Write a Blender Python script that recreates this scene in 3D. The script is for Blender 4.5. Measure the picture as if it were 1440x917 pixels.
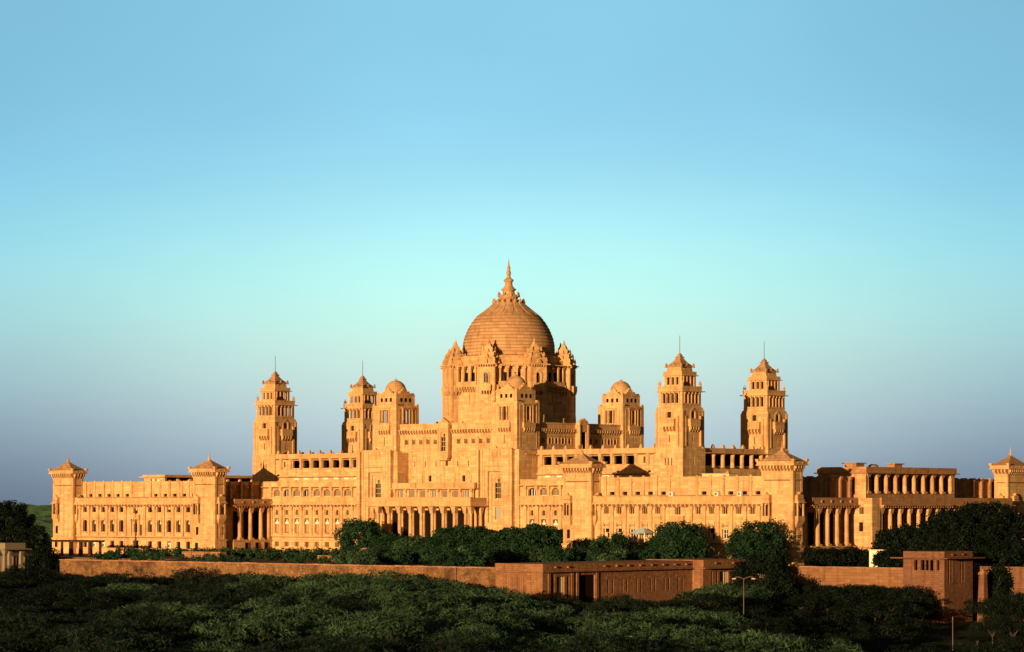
import bpy, math, random
from mathutils import Vector, Matrix
import numpy as np
R = math.radians
for o in list(bpy.data.objects): bpy.data.objects.remove(o)
SC = bpy.context.scene
COL = SC.collection

# ------------------------------------------------------------------ camera
YAW = R(41.65)
CAM = Vector((382.704, -392.290, 8.92))
FW = Vector((-math.sin(YAW), math.cos(YAW), 0)); RT = Vector((math.cos(YAW), math.sin(YAW), 0))
cd = bpy.data.cameras.new('camera'); cam = bpy.data.objects.new('camera', cd); COL.objects.link(cam)
cam.location = CAM; cam.rotation_euler = (R(90), 0, YAW)
cd.sensor_width = 36; cd.lens = 4039 / 1440 * 36
cd.shift_y = (712.3 - 458.5) / 1440
cd.clip_start = 1; cd.clip_end = 60000
SC.camera = cam

# ------------------------------------------------------------------ light
SUN_AZ = R(13.0)       # from -y towards +x
SUN_EL = R(4.3)
sd = Vector((math.sin(SUN_AZ) * math.cos(SUN_EL), -math.cos(SUN_AZ) * math.cos(SUN_EL), math.sin(SUN_EL)))
ld = bpy.data.lights.new('sun', 'SUN'); sun = bpy.data.objects.new('sun', ld); COL.objects.link(sun)
ld.energy = 5.0; ld.angle = R(0.5); ld.color = (1.0, 0.675, 0.355)
sun.rotation_euler = sd.to_track_quat('Z', 'Y').to_euler(); sun.location = (0, 0, 200)

W = bpy.data.worlds.new('World'); SC.world = W; W.use_nodes = True
nt = W.node_tree; N = nt.nodes; L = nt.links
for n in list(N): N.remove(n)
def nd(t, **k):
    n = N.new(t)
    for a, b in k.items(): setattr(n, a, b)
    return n
sky = nd('ShaderNodeTexSky', sky_type='NISHITA', sun_disc=False)
sky.sun_elevation = SUN_EL; sky.sun_rotation = math.atan2(sd.x, sd.y)
sky.air_density = 1.2; sky.dust_density = 1.5; sky.ozone_density = 1.0
skm = nd('ShaderNodeVectorMath', operation='SCALE'); skm.inputs[3].default_value = 0.05
L.new(sky.outputs[0], skm.inputs[0])
tc = nd('ShaderNodeTexCoord'); nrm = nd('ShaderNodeVectorMath', operation='NORMALIZE'); L.new(tc.outputs['Generated'], nrm.inputs[0])
sep = nd('ShaderNodeSeparateXYZ'); L.new(nrm.outputs[0], sep.inputs[0])
def s2l(c): return tuple((v / 255 / 12.92 if v / 255 <= .04045 else ((v / 255 + .055) / 1.055) ** 2.4) for v in c)
def ramp(stops):
    mr = nd('ShaderNodeMapRange'); mr.inputs[1].default_value = 0; mr.inputs[2].default_value = 0.176
    L.new(sep.outputs[2], mr.inputs[0])
    r = nd('ShaderNodeValToRGB'); L.new(mr.outputs[0], r.inputs[0])
    cr = r.color_ramp; cr.interpolation = 'B_SPLINE'
    while len(cr.elements) > 1: cr.elements.remove(cr.elements[0])
    for i, (y, c) in enumerate(stops):
        p = min(1, max(0, (712 - y) / 712))
        e = cr.elements[0] if i == 0 else cr.elements.new(p)
        e.position = p; e.color = (*s2l(c), 1)
    return r
rc = ramp([(712, (146, 164, 182)), (660, (172, 190, 204)), (610, (190, 210, 217)), (550, (203, 228, 223)), (490, (205, 241, 228)), (430, (198, 252, 240)), (370, (188, 252, 248)), (310, (175, 238, 250)), (240, (158, 221, 243)), (150, (144, 209, 239)), (0, (140, 205, 233))])
rs = ramp([(712, (96, 112, 130)), (650, (120, 140, 160)), (590, (144, 168, 184)), (540, (154, 188, 199)), (480, (163, 207, 214)), (410, (163, 220, 228)), (340, (149, 215, 232)), (250, (136, 202, 232)), (150, (129, 191, 221)), (0, (125, 186, 214))])
# horizontal distance (azimuth) from the palest part of the sky, low in the east
dt = nd('ShaderNodeVectorMath', operation='DOT_PRODUCT'); dt.inputs[1].default_value = (RT.x, RT.y, 0); L.new(nrm.outputs[0], dt.inputs[0])
ab = nd('ShaderNodeMath', operation='ABSOLUTE'); L.new(dt.outputs['Value'], ab.inputs[0])
m1 = nd('ShaderNodeMapRange', interpolation_type='SMOOTHSTEP'); m1.inputs[1].default_value = 0.02; m1.inputs[2].default_value = 0.215; L.new(ab.outputs[0], m1.inputs[0])
mx = nd('ShaderNodeMix', data_type='RGBA'); L.new(m1.outputs[0], mx.inputs[0]); L.new(rc.outputs[0], mx.inputs[6]); L.new(rs.outputs[0], mx.inputs[7])
# this low band of sky gives way to the physical sky overhead and on the sun's side
m2 = nd('ShaderNodeMapRange', interpolation_type='SMOOTHSTEP'); m2.inputs[1].default_value = 0.185; m2.inputs[2].default_value = 0.42; L.new(sep.outputs[2], m2.inputs[0])
df = nd('ShaderNodeVectorMath', operation='DOT_PRODUCT'); df.inputs[1].default_value = (FW.x, FW.y, 0); L.new(nrm.outputs[0], df.inputs[0])
m3 = nd('ShaderNodeMapRange', interpolation_type='SMOOTHSTEP'); m3.inputs[1].default_value = 0.93; m3.inputs[2].default_value = 0.6; L.new(df.outputs['Value'], m3.inputs[0])
mm = nd('ShaderNodeMath', operation='MAXIMUM'); L.new(m2.outputs[0], mm.inputs[0]); L.new(m3.outputs[0], mm.inputs[1])
mx2 = nd('ShaderNodeMix', data_type='RGBA'); L.new(mm.outputs[0], mx2.inputs[0]); L.new(mx.outputs[2], mx2.inputs[6]); L.new(skm.outputs[0], mx2.inputs[7])
EXPO = 0.46
hz = nd('ShaderNodeMapping'); hz.inputs['Scale'].default_value = (10, 10, 22); L.new(nrm.outputs[0], hz.inputs[0])
hn = nd('ShaderNodeTexNoise'); hn.inputs['Scale'].default_value = 1.0; hn.inputs['Detail'].default_value = 4; L.new(hz.outputs[0], hn.inputs['Vector'])
hr = nd('ShaderNodeMapRange'); hr.inputs[1].default_value = .25; hr.inputs[2].default_value = .75; hr.inputs[3].default_value = .97; hr.inputs[4].default_value = 1.03; L.new(hn.outputs[0], hr.inputs[0])
hs_ = nd('ShaderNodeVectorMath', operation='SCALE'); L.new(mx2.outputs[2], hs_.inputs[0]); L.new(hr.outputs[0], hs_.inputs[3])
bg = nd('ShaderNodeBackground'); bg.inputs[1].default_value = 1.0 / (2 ** EXPO); L.new(hs_.outputs[0], bg.inputs[0])
wo = nd('ShaderNodeOutputWorld'); L.new(bg.outputs[0], wo.inputs[0])
SC.view_settings.view_transform = 'Standard'; SC.view_settings.look = 'None'
SC.view_settings.exposure = EXPO; SC.view_settings.gamma = 1
SC.render.engine = 'CYCLES'
SC.cycles.max_bounces = 5; SC.cycles.diffuse_bounces = 2; SC.cycles.transparent_max_bounces = 4

# ------------------------------------------------------------------ materials
def mat(name, build):
    m = bpy.data.materials.new(name); m.use_nodes = True
    t = m.node_tree; b = t.nodes['Principled BSDF']; build(t, b); return m
def link(t, a, b): t.links.new(a, b)
def node(t, ty, **k):
    n = t.nodes.new(ty)
    for a, b in k.items(): setattr(n, a, b)
    return n
def stone(base, dark, pale, course=0.55, rough=.85, bump=.25, mortar=.75):
    def f(t, b):
        g = node(t, 'ShaderNodeNewGeometry'); s = node(t, 'ShaderNodeSeparateXYZ'); link(t, g.outputs['Position'], s.inputs[0])
        ad = node(t, 'ShaderNodeMath', operation='ADD'); link(t, s.outputs[0], ad.inputs[0]); link(t, s.outputs[1], ad.inputs[1])
        cb = node(t, 'ShaderNodeCombineXYZ'); link(t, ad.outputs[0], cb.inputs[0]); link(t, s.outputs[2], cb.inputs[1])
        br = node(t, 'ShaderNodeTexBrick'); link(t, cb.outputs[0], br.inputs['Vector'])
        br.inputs['Scale'].default_value = 1; br.inputs['Brick Width'].default_value = course * 2.4; br.inputs['Row Height'].default_value = course
        br.inputs['Mortar Size'].default_value = .022; br.inputs['Mortar Smooth'].default_value = .3; br.inputs['Bias'].default_value = 0
        br.inputs['Color1'].default_value = (*base, 1); br.inputs['Color2'].default_value = (*pale, 1)
        br.inputs['Mortar'].default_value = (*[c * mortar for c in base], 1)
        n1 = node(t, 'ShaderNodeTexNoise'); n1.inputs['Scale'].default_value = .16; n1.inputs['Detail'].default_value = 7; n1.inputs['Roughness'].default_value = .62
        link(t, g.outputs['Position'], n1.inputs['Vector'])
        mp = node(t, 'ShaderNodeMapping'); mp.inputs['Scale'].default_value = (1.3, 1.3, .11); link(t, g.outputs['Position'], mp.inputs[0])
        n2 = node(t, 'ShaderNodeTexNoise'); n2.inputs['Scale'].default_value = 1; n2.inputs['Detail'].default_value = 5; link(t, mp.outputs[0], n2.inputs['Vector'])
        r1 = node(t, 'ShaderNodeMapRange'); r1.inputs[1].default_value = .40; r1.inputs[2].default_value = .66; r1.inputs[4].default_value = .75; link(t, n1.outputs[0], r1.inputs[0])
        r2 = node(t, 'ShaderNodeMapRange'); r2.inputs[1].default_value = .50; r2.inputs[2].default_value = .74; r2.inputs[4].default_value = .8; link(t, n2.outputs[0], r2.inputs[0])
        m = node(t, 'ShaderNodeMix', data_type='RGBA'); link(t, r1.outputs[0], m.inputs[0]); link(t, br.outputs[0], m.inputs[6]); m.inputs[7].default_value = (*pale, 1)
        m_ = node(t, 'ShaderNodeMix', data_type='RGBA'); link(t, r2.outputs[0], m_.inputs[0]); link(t, m.outputs[2], m_.inputs[6]); m_.inputs[7].default_value = (*dark, 1)
        # pinkish and sooty patches of a metre or two, and single odd coloured blocks
        n4 = node(t, 'ShaderNodeTexNoise'); n4.inputs['Scale'].default_value = .55; n4.inputs['Detail'].default_value = 6; n4.inputs['Roughness'].default_value = .7; link(t, g.outputs['Position'], n4.inputs['Vector'])
        r4 = node(t, 'ShaderNodeMapRange'); r4.inputs[1].default_value = .54; r4.inputs[2].default_value = .70; r4.inputs[4].default_value = .6; link(t, n4.outputs[0], r4.inputs[0])
        m5 = node(t, 'ShaderNodeMix', data_type='RGBA'); link(t, r4.outputs[0], m5.inputs[0]); link(t, m_.outputs[2], m5.inputs[6]); m5.inputs[7].default_value = (dark[0] * 1.15, dark[1] * 1.0, dark[2] * 1.1, 1)
        sn = node(t, 'ShaderNodeVectorMath', operation='SNAP'); link(t, cb.outputs[0], sn.inputs[0]); sn.inputs[1].default_value = (course * 2.4, course, 1)
        wn = node(t, 'ShaderNodeTexWhiteNoise', noise_dimensions='2D'); link(t, sn.outputs[0], wn.inputs['Vector'])
        rv = node(t, 'ShaderNodeMapRange'); rv.inputs[3].default_value = .84; rv.inputs[4].default_value = 1.1; link(t, wn.outputs[0], rv.inputs[0])
        hv = node(t, 'ShaderNodeHueSaturation'); link(t, m5.outputs[2], hv.inputs['Color']); link(t, rv.outputs[0], hv.inputs['Value'])
        link(t, hv.outputs[0], b.inputs['Base Color']); b.inputs['Roughness'].default_value = rough; b.inputs['Specular IOR Level'].default_value = .2
        n3 = node(t, 'ShaderNodeTexNoise'); n3.inputs['Scale'].default_value = 2.3; n3.inputs['Detail'].default_value = 6; link(t, g.outputs['Position'], n3.inputs['Vector'])
        bm = node(t, 'ShaderNodeBump'); bm.inputs['Strength'].default_value = bump; bm.inputs['Distance'].default_value = .15
        ml = node(t, 'ShaderNodeMath', operation='SUBTRACT'); link(t, n3.outputs[0], ml.inputs[0]); link(t, br.outputs['Fac'], ml.inputs[1])
        link(t, ml.outputs[0], bm.inputs['Height']); link(t, bm.outputs[0], b.inputs['Normal'])
    return f
STONE = mat('sandstone', stone((.55, .305, .130), (.32, .150, .062), (.66, .41, .185)))
EASTM = mat('darker_sandstone', stone((.35, .175, .075), (.19, .088, .038), (.42, .22, .10)))  # darker sandstone for the east range and recessed side walls
GRIME_SHADE = mat('weathered_shaded_stone', stone((.17, .075, .03), (.09, .04, .018), (.24, .11, .045), course=.4))  # weathering under ledges, plus shade painted into corbel gaps and panel edges
TRIM = mat('carved_sandstone', stone((.54, .30, .125), (.31, .145, .055), (.60, .355, .155), course=.9, mortar=.9))
ROOF = mat('roof_stone', stone((.40, .22, .10), (.25, .13, .06), (.46, .27, .13), course=.45, mortar=.6, bump=.5))
DOMEM = mat('dome_stone', stone((.46, .245, .11), (.30, .15, .065), (.53, .31, .15), course=.7, mortar=.9))
def rubble(base, dark, pale):
    def f(t, b):
        g = node(t, 'ShaderNodeNewGeometry'); mp = node(t, 'ShaderNodeMapping'); mp.inputs['Scale'].default_value = (1, 1, 1.7); link(t, g.outputs['Position'], mp.inputs[0])
        v = node(t, 'ShaderNodeTexVoronoi'); v.inputs['Scale'].default_value = 1.7; link(t, mp.outputs[0], v.inputs['Vector'])
        v2 = node(t, 'ShaderNodeTexVoronoi', feature='DISTANCE_TO_EDGE'); v2.inputs['Scale'].default_value = 1.7; link(t, mp.outputs[0], v2.inputs['Vector'])
        n1 = node(t, 'ShaderNodeTexNoise'); n1.inputs['Scale'].default_value = .22; n1.inputs['Detail'].default_value = 8; n1.inputs['Roughness'].default_value = .7; link(t, g.outputs['Position'], n1.inputs['Vector'])
        sp = node(t, 'ShaderNodeSeparateColor'); link(t, v.outputs['Color'], sp.inputs[0])
        m = node(t, 'ShaderNodeMix', data_type='RGBA'); link(t, sp.outputs[0], m.inputs[0]); m.inputs[6].default_value = (*base, 1); m.inputs[7].default_value = (*pale, 1)
        r1 = node(t, 'ShaderNodeMapRange'); r1.inputs[1].default_value = .45; r1.inputs[2].default_value = .62; link(t, n1.outputs[0], r1.inputs[0])
        m2 = node(t, 'ShaderNodeMix', data_type='RGBA'); link(t, r1.outputs[0], m2.inputs[0]); link(t, m.outputs[2], m2.inputs[6]); m2.inputs[7].default_value = (*dark, 1)
        r2 = node(t, 'ShaderNodeMapRange'); r2.inputs[1].default_value = 0; r2.inputs[2].default_value = .09; r2.inputs[3].default_value = .75; r2.inputs[4].default_value = 0; link(t, v2.outputs[0], r2.inputs[0])
        m3 = node(t, 'ShaderNodeMix', data_type='RGBA'); link(t, r2.outputs[0], m3.inputs[0]); link(t, m2.outputs[2], m3.inputs[6]); m3.inputs[7].default_value = (*[c * .5 for c in dark], 1)
        link(t, m3.outputs[2], b.inputs['Base Color']); b.inputs['Roughness'].default_value = .95; b.inputs['Specular IOR Level'].default_value = .1
        bm = node(t, 'ShaderNodeBump'); bm.inputs['Strength'].default_value = .9; bm.inputs['Distance'].default_value = .2; link(t, v2.outputs[0], bm.inputs['Height']); link(t, bm.outputs[0], b.inputs['Normal'])
    return f
RUBBLE = mat('rubble', rubble((.22, .105, .042), (.085, .04, .022), (.31, .165, .07)))
GATEM = mat('gate_sandstone', stone((.17, .072, .036), (.09, .036, .02), (.21, .095, .048), course=.34, mortar=.7, bump=.5))  # red sandstone darkened to carry the gatehouse's partial shade in its colour
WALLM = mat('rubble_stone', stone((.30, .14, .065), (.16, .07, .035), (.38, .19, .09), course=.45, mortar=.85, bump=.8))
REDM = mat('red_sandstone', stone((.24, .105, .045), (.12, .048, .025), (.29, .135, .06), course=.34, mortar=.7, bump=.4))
def flat(c, rough=.7, var=.2, sc=1.5, spec=.3):
    def f(t, b):
        g = node(t, 'ShaderNodeNewGeometry'); n = node(t, 'ShaderNodeTexNoise'); n.inputs['Scale'].default_value = sc; n.inputs['Detail'].default_value = 5; link(t, g.outputs['Position'], n.inputs['Vector'])
        m = node(t, 'ShaderNodeMix', data_type='RGBA'); link(t, n.outputs[0], m.inputs[0])
        m.inputs[6].default_value = (*[v * (1 - var) for v in c], 1); m.inputs[7].default_value = (*[min(1, v * (1 + var)) for v in c], 1)
        link(t, m.outputs[2], b.inputs['Base Color']); b.inputs['Roughness'].default_value = rough; b.inputs['Specular IOR Level'].default_value = spec
    return f
GLASS = mat('dark_glass', flat((.012, .009, .008), .3, .3, 1, .25))
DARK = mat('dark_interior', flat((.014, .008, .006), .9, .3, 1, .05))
BROWN = mat('brown_shutter', flat((.07, .03, .015), .7, .25))
ORANGE = mat('orange_shutter', flat((.40, .17, .07), .8, .2))
WHITE = mat('white_paint', flat((.78, .66, .50), .6, .08))
PALEW = mat('dusty_plaster', flat((.22, .17, .11), .8, .2))
CREAM = mat('cream_frame', flat((.66, .48, .28), .7, .1))
SHUT = mat('grey_slats', flat((.34, .31, .25), .6, .15, 3))
METAL = mat('dull_metal', flat((.16, .13, .12), .5, .2))
POLEM = mat('pole_paint', flat((.13, .085, .055), .6, .2))
WOOD = mat('dark_wood', flat((.05, .022, .014), .8, .3))
BLUEW = mat('pale_canvas', flat((.34, .44, .48), .8, .06))
def leafm(c1, c2, tr=.18):
    def f(t, b):
        oi = node(t, 'ShaderNodeObjectInfo'); g = node(t, 'ShaderNodeNewGeometry')
        n = node(t, 'ShaderNodeTexNoise'); n.inputs['Scale'].default_value = .55; n.inputs['Detail'].default_value = 4; link(t, g.outputs['Position'], n.inputs['Vector'])
        r = node(t, 'ShaderNodeMapRange'); r.inputs[1].default_value = .35; r.inputs[2].default_value = .65; link(t, n.outputs[0], r.inputs[0])
        ri = node(t, 'ShaderNodeMath', operation='MULTIPLY_ADD'); link(t, g.outputs['Random Per Island'], ri.inputs[0]); ri.inputs[1].default_value = .5; ri.inputs[2].default_value = -.25
        ad = node(t, 'ShaderNodeMath', operation='ADD', use_clamp=True); link(t, r.outputs[0], ad.inputs[0]); link(t, ri.outputs[0], ad.inputs[1])
        m = node(t, 'ShaderNodeMix', data_type='RGBA'); link(t, ad.outputs[0], m.inputs[0]); m.inputs[6].default_value = (*c1, 1); m.inputs[7].default_value = (*c2, 1)
        hs = node(t, 'ShaderNodeHueSaturation'); link(t, m.outputs[2], hs.inputs['Color'])
        mr = node(t, 'ShaderNodeMapRange'); mr.inputs[3].default_value = .75; mr.inputs[4].default_value = 1.25; link(t, oi.outputs['Random'], mr.inputs[0]); link(t, mr.outputs[0], hs.inputs['Value'])
        link(t, hs.outputs[0], b.inputs['Base Color']); b.inputs['Roughness'].default_value = .65; b.inputs['Specular IOR Level'].default_value = .15
        b.inputs['Transmission Weight'].default_value = 0
        tl = node(t, 'ShaderNodeBsdfTranslucent'); link(t, hs.outputs[0], tl.inputs[0])
        ms = node(t, 'ShaderNodeMixShader'); ms.inputs[0].default_value = tr
        out = t.nodes['Material Output']; link(t, b.outputs[0], ms.inputs[1]); link(t, tl.outputs[0], ms.inputs[2]); link(t, ms.outputs[0], out.inputs[0])
    return f
LEAF_S = mat('scrub_leaves', leafm((.011, .033, .015), (.062, .116, .050)))
LEAF_B = mat('scrub_leaves_shady', leafm((.003, .009, .005), (.016, .031, .015)))  # darker copy of the scrub leaves, with shade put into the colour
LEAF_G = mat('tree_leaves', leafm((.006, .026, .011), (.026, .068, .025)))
LEAF_SHADE = mat('shade_dark_leaves', leafm((.0025, .006, .003), (.007, .015, .006)))  # near-black leaves: deep shade put into the leaf colour
BARK = mat('bark', flat((.07, .05, .035), .9, .4, 3))
def groundf(t, b):
    g = node(t, 'ShaderNodeNewGeometry')
    n = node(t, 'ShaderNodeTexNoise'); n.inputs['Scale'].default_value = .09; n.inputs['Detail'].default_value = 9; link(t, g.outputs['Position'], n.inputs['Vector'])
    r = node(t, 'ShaderNodeValToRGB'); link(t, n.outputs[0], r.inputs[0]); e = r.color_ramp.elements
    e[0].position = .38; e[0].color = (.006, .012, .005, 1); e[1].position = .7; e[1].color = (.022, .030, .014, 1)
    link(t, r.outputs[0], b.inputs['Base Color']); b.inputs['Roughness'].default_value = .95; b.inputs['Specular IOR Level'].default_value = .1
GROUND = mat('scrub_ground', groundf)
FARG = mat('far_trees', flat((.12, .22, .075), .9, .5, .03, .1))
TERR = mat('terrace_ground', flat((.13, .09, .05), .9, .4, .4, .1))

# ------------------------------------------------------------------ mesh builder
class Fr:
    def __init__(s, k, p): s.k = k; s.p = p
    def P(s, u, n, z):
        p = s.p
        return {'S': (u, p - n, z), 'N': (u, p + n, z), 'E': (p + n, u, z), 'W': (p - n, u, z)}[s.k]
    @property
    def nv(s): return {'S': (0, -1, 0), 'N': (0, 1, 0), 'E': (1, 0, 0), 'W': (-1, 0, 0)}[s.k]
    @property
    def rz(s): return {'S': 0, 'N': math.pi, 'E': math.pi / 2, 'W': -math.pi / 2}[s.k]
class MB:
    def __init__(s): s.v = []; s.f = []; s.m = []; s.mats = []; s.sm = set(); s.cur = 0
    def use(s, m):
        if m not in s.mats: s.mats.append(m)
        s.cur = s.mats.index(m); return s
    def poly(s, pts, nrm=None):
        b = len(s.v); pts = [Vector(p) for p in pts]
        if nrm is not None:
            n = Vector((0, 0, 0))
            for i in range(len(pts)): n += pts[i].cross(pts[(i + 1) % len(pts)])
            if n.dot(Vector(nrm)) < 0: pts.reverse()
        s.v += [tuple(p) for p in pts]; s.f.append(tuple(range(b, b + len(pts)))); s.m.append(s.cur)
    def box(s, x0, x1, y0, y1, z0, z1):
        x0, x1 = min(x0, x1), max(x0, x1); y0, y1 = min(y0, y1), max(y0, y1); z0, z1 = min(z0, z1), max(z0, z1)
        b = len(s.v)
        s.v += [(x0, y0, z0), (x1, y0, z0), (x1, y1, z0), (x0, y1, z0), (x0, y0, z1), (x1, y0, z1), (x1, y1, z1), (x0, y1, z1)]
        for q in ((3, 2, 1, 0), (4, 5, 6, 7), (0, 1, 5, 4), (1, 2, 6, 5), (2, 3, 7, 6), (3, 0, 4, 7)): s.f.append(tuple(b + i for i in q)); s.m.append(s.cur)
    def fbox(s, fr, u0, u1, n0, n1, z0, z1):
        a = fr.P(u0, n0, z0); c = fr.P(u1, n1, z1); s.box(a[0], c[0], a[1], c[1], a[2], c[2])
    def frus(s, cx, cy, hx0, hy0, z0, hx1, hy1, z1, cap=True):
        b = len(s.v)
        for (hx, hy, z) in ((hx0, hy0, z0), (hx1, hy1, z1)): s.v += [(cx - hx, cy - hy, z), (cx + hx, cy - hy, z), (cx + hx, cy + hy, z), (cx - hx, cy + hy, z)]
        q = [(0, 1, 5, 4), (1, 2, 6, 5), (2, 3, 7, 6), (3, 0, 4, 7)] + ([(3, 2, 1, 0), (4, 5, 6, 7)] if cap else [])
        for k in q: s.f.append(tuple(b + i for i in k)); s.m.append(s.cur)
    def lathe(s, cx, cy, prof, seg=16, rot=0, smooth=False, a0=0, a1=None):
        b = len(s.v); n = seg
        for r, z in prof:
            for i in range(n):
                a = rot + 2 * math.pi * i / n
                s.v.append((cx + r * math.cos(a), cy + r * math.sin(a), z))
        for j in range(len(prof) - 1):
            for i in range(n):
                if smooth: s.sm.add(len(s.f))
                k = (i + 1) % n
                s.f.append((b + j * n + i, b + j * n + k, b + (j + 1) * n + k, b + (j + 1) * n + i)); s.m.append(s.cur)
        s.f.append(tuple(b + i for i in reversed(range(n)))); s.m.append(s.cur)
        s.f.append(tuple(b + (len(prof) - 1) * n + i for i in range(n))); s.m.append(s.cur)
    def extr(s, fr, pts, n0, n1):
        a = [fr.P(u, n0, z) for u, z in pts]; c = [fr.P(u, n1, z) for u, z in pts]
        s.poly(c, fr.nv); s.poly(a, [-v for v in fr.nv])
        for i in range(len(pts)):
            j = (i + 1) % len(pts); s.poly([a[i], a[j], c[j], c[i]])
    def facade(s, fr, u0, u1, z0, z1, ops, depth=.5):
        eps = 1e-4
        us = sorted({round(x, 4) for o in ops for x in o[:2]} | {u0, u1}); zs = sorted({round(x, 4) for o in ops for x in o[2:4]} | {z0, z1})
        us = [x for x in us if u0 - eps <= x <= u1 + eps]
        def hole(u, z): return any(o[0] < u < o[1] and o[2] < z < o[3] for o in ops)
        for j in range(len(zs) - 1):
            i = 0
            while i < len(us) - 1:
                if hole((us[i] + us[i + 1]) / 2, (zs[j] + zs[j + 1]) / 2): i += 1; continue
                k = i
                while k + 1 < len(us) - 1 and not hole((us[k + 1] + us[k + 2]) / 2, (zs[j] + zs[j + 1]) / 2): k += 1
                s.poly([fr.P(us[i], 0, zs[j]), fr.P(us[k + 1], 0, zs[j]), fr.P(us[k + 1], 0, zs[j + 1]), fr.P(us[i], 0, zs[j + 1])], fr.nv); i = k + 1
        for o in ops:
            ua, ub, za, zb = o[:4]; d = -(o[4] if len(o) > 4 else depth)
            for a, c in (((ua, za), (ub, za)), ((ub, za), (ub, zb)), ((ub, zb), (ua, zb)), ((ua, zb), (ua, za))):
                s.poly([fr.P(a[0], 0, a[1]), fr.P(c[0], 0, c[1]), fr.P(c[0], d, c[1]), fr.P(a[0], d, a[1])])
    def ledge(s, fr, u0, u1, z0, z1, n, n0=-.05): s.fbox(fr, u0, u1, n0, n, z0, z1)
    def corbels(s, fr, u0, u1, z0, z1, n, step, w=.3, n0=-.03):
        k = max(1, round((u1 - u0) / step)); st = (u1 - u0) / k; keep = s.cur; s.use(GRIME_SHADE); s.fbox(fr, u0 + .01, u1 - .01, n0, .035, z0 + .02, z1 - .01); s.cur = keep  # dark backing strip paints the shade between corbels
        for i in range(k):
            c = u0 + st * (i + .5); s.fbox(fr, c - w / 2, c + w / 2, n0, n, z0 + (z1 - z0) * .35, z1); s.fbox(fr, c - w / 2 + .02, c + w / 2 - .02, n0, n * .55, z0, z0 + (z1 - z0) * .35)
    def mesh(s, name, default=None):
        me = bpy.data.meshes.new(name); me.from_pydata(s.v, [], s.f)
        for m in (s.mats or [default]): me.materials.append(m)
        me.polygons.foreach_set('material_index', s.m if s.mats else [0] * len(s.f))
        if s.sm:
            fl = [i in s.sm for i in range(len(s.f))]; me.polygons.foreach_set('use_smooth', fl)
        me.update(); return me
def link_obj(name, me, parent=None, loc=(0, 0, 0), rz=0):
    o = bpy.data.objects.new(name, me); COL.objects.link(o); o.location = loc; o.rotation_euler = (0, 0, rz)
    if parent: o.parent = parent
    return o
def thing(name, label, cat, loc=(0, 0, 0), rz=0, group=None):
    o = link_obj(name, None, None, loc, rz); o['label'] = label; o['category'] = cat
    if group: o['group'] = group
    return o
def tag(o, label=None, cat=None, group=None, kind=None):
    for k, v in (('label', label), ('category', cat), ('group', group), ('kind', kind)):
        if v: o[k] = v
    return o
def children(o): return [c for c in bpy.data.objects if c.parent == o]
def build(name, mb, m, parent=None, loc=(0, 0, 0), rz=0): return link_obj(name, mb.mesh(name, m), parent, loc, rz)

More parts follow.
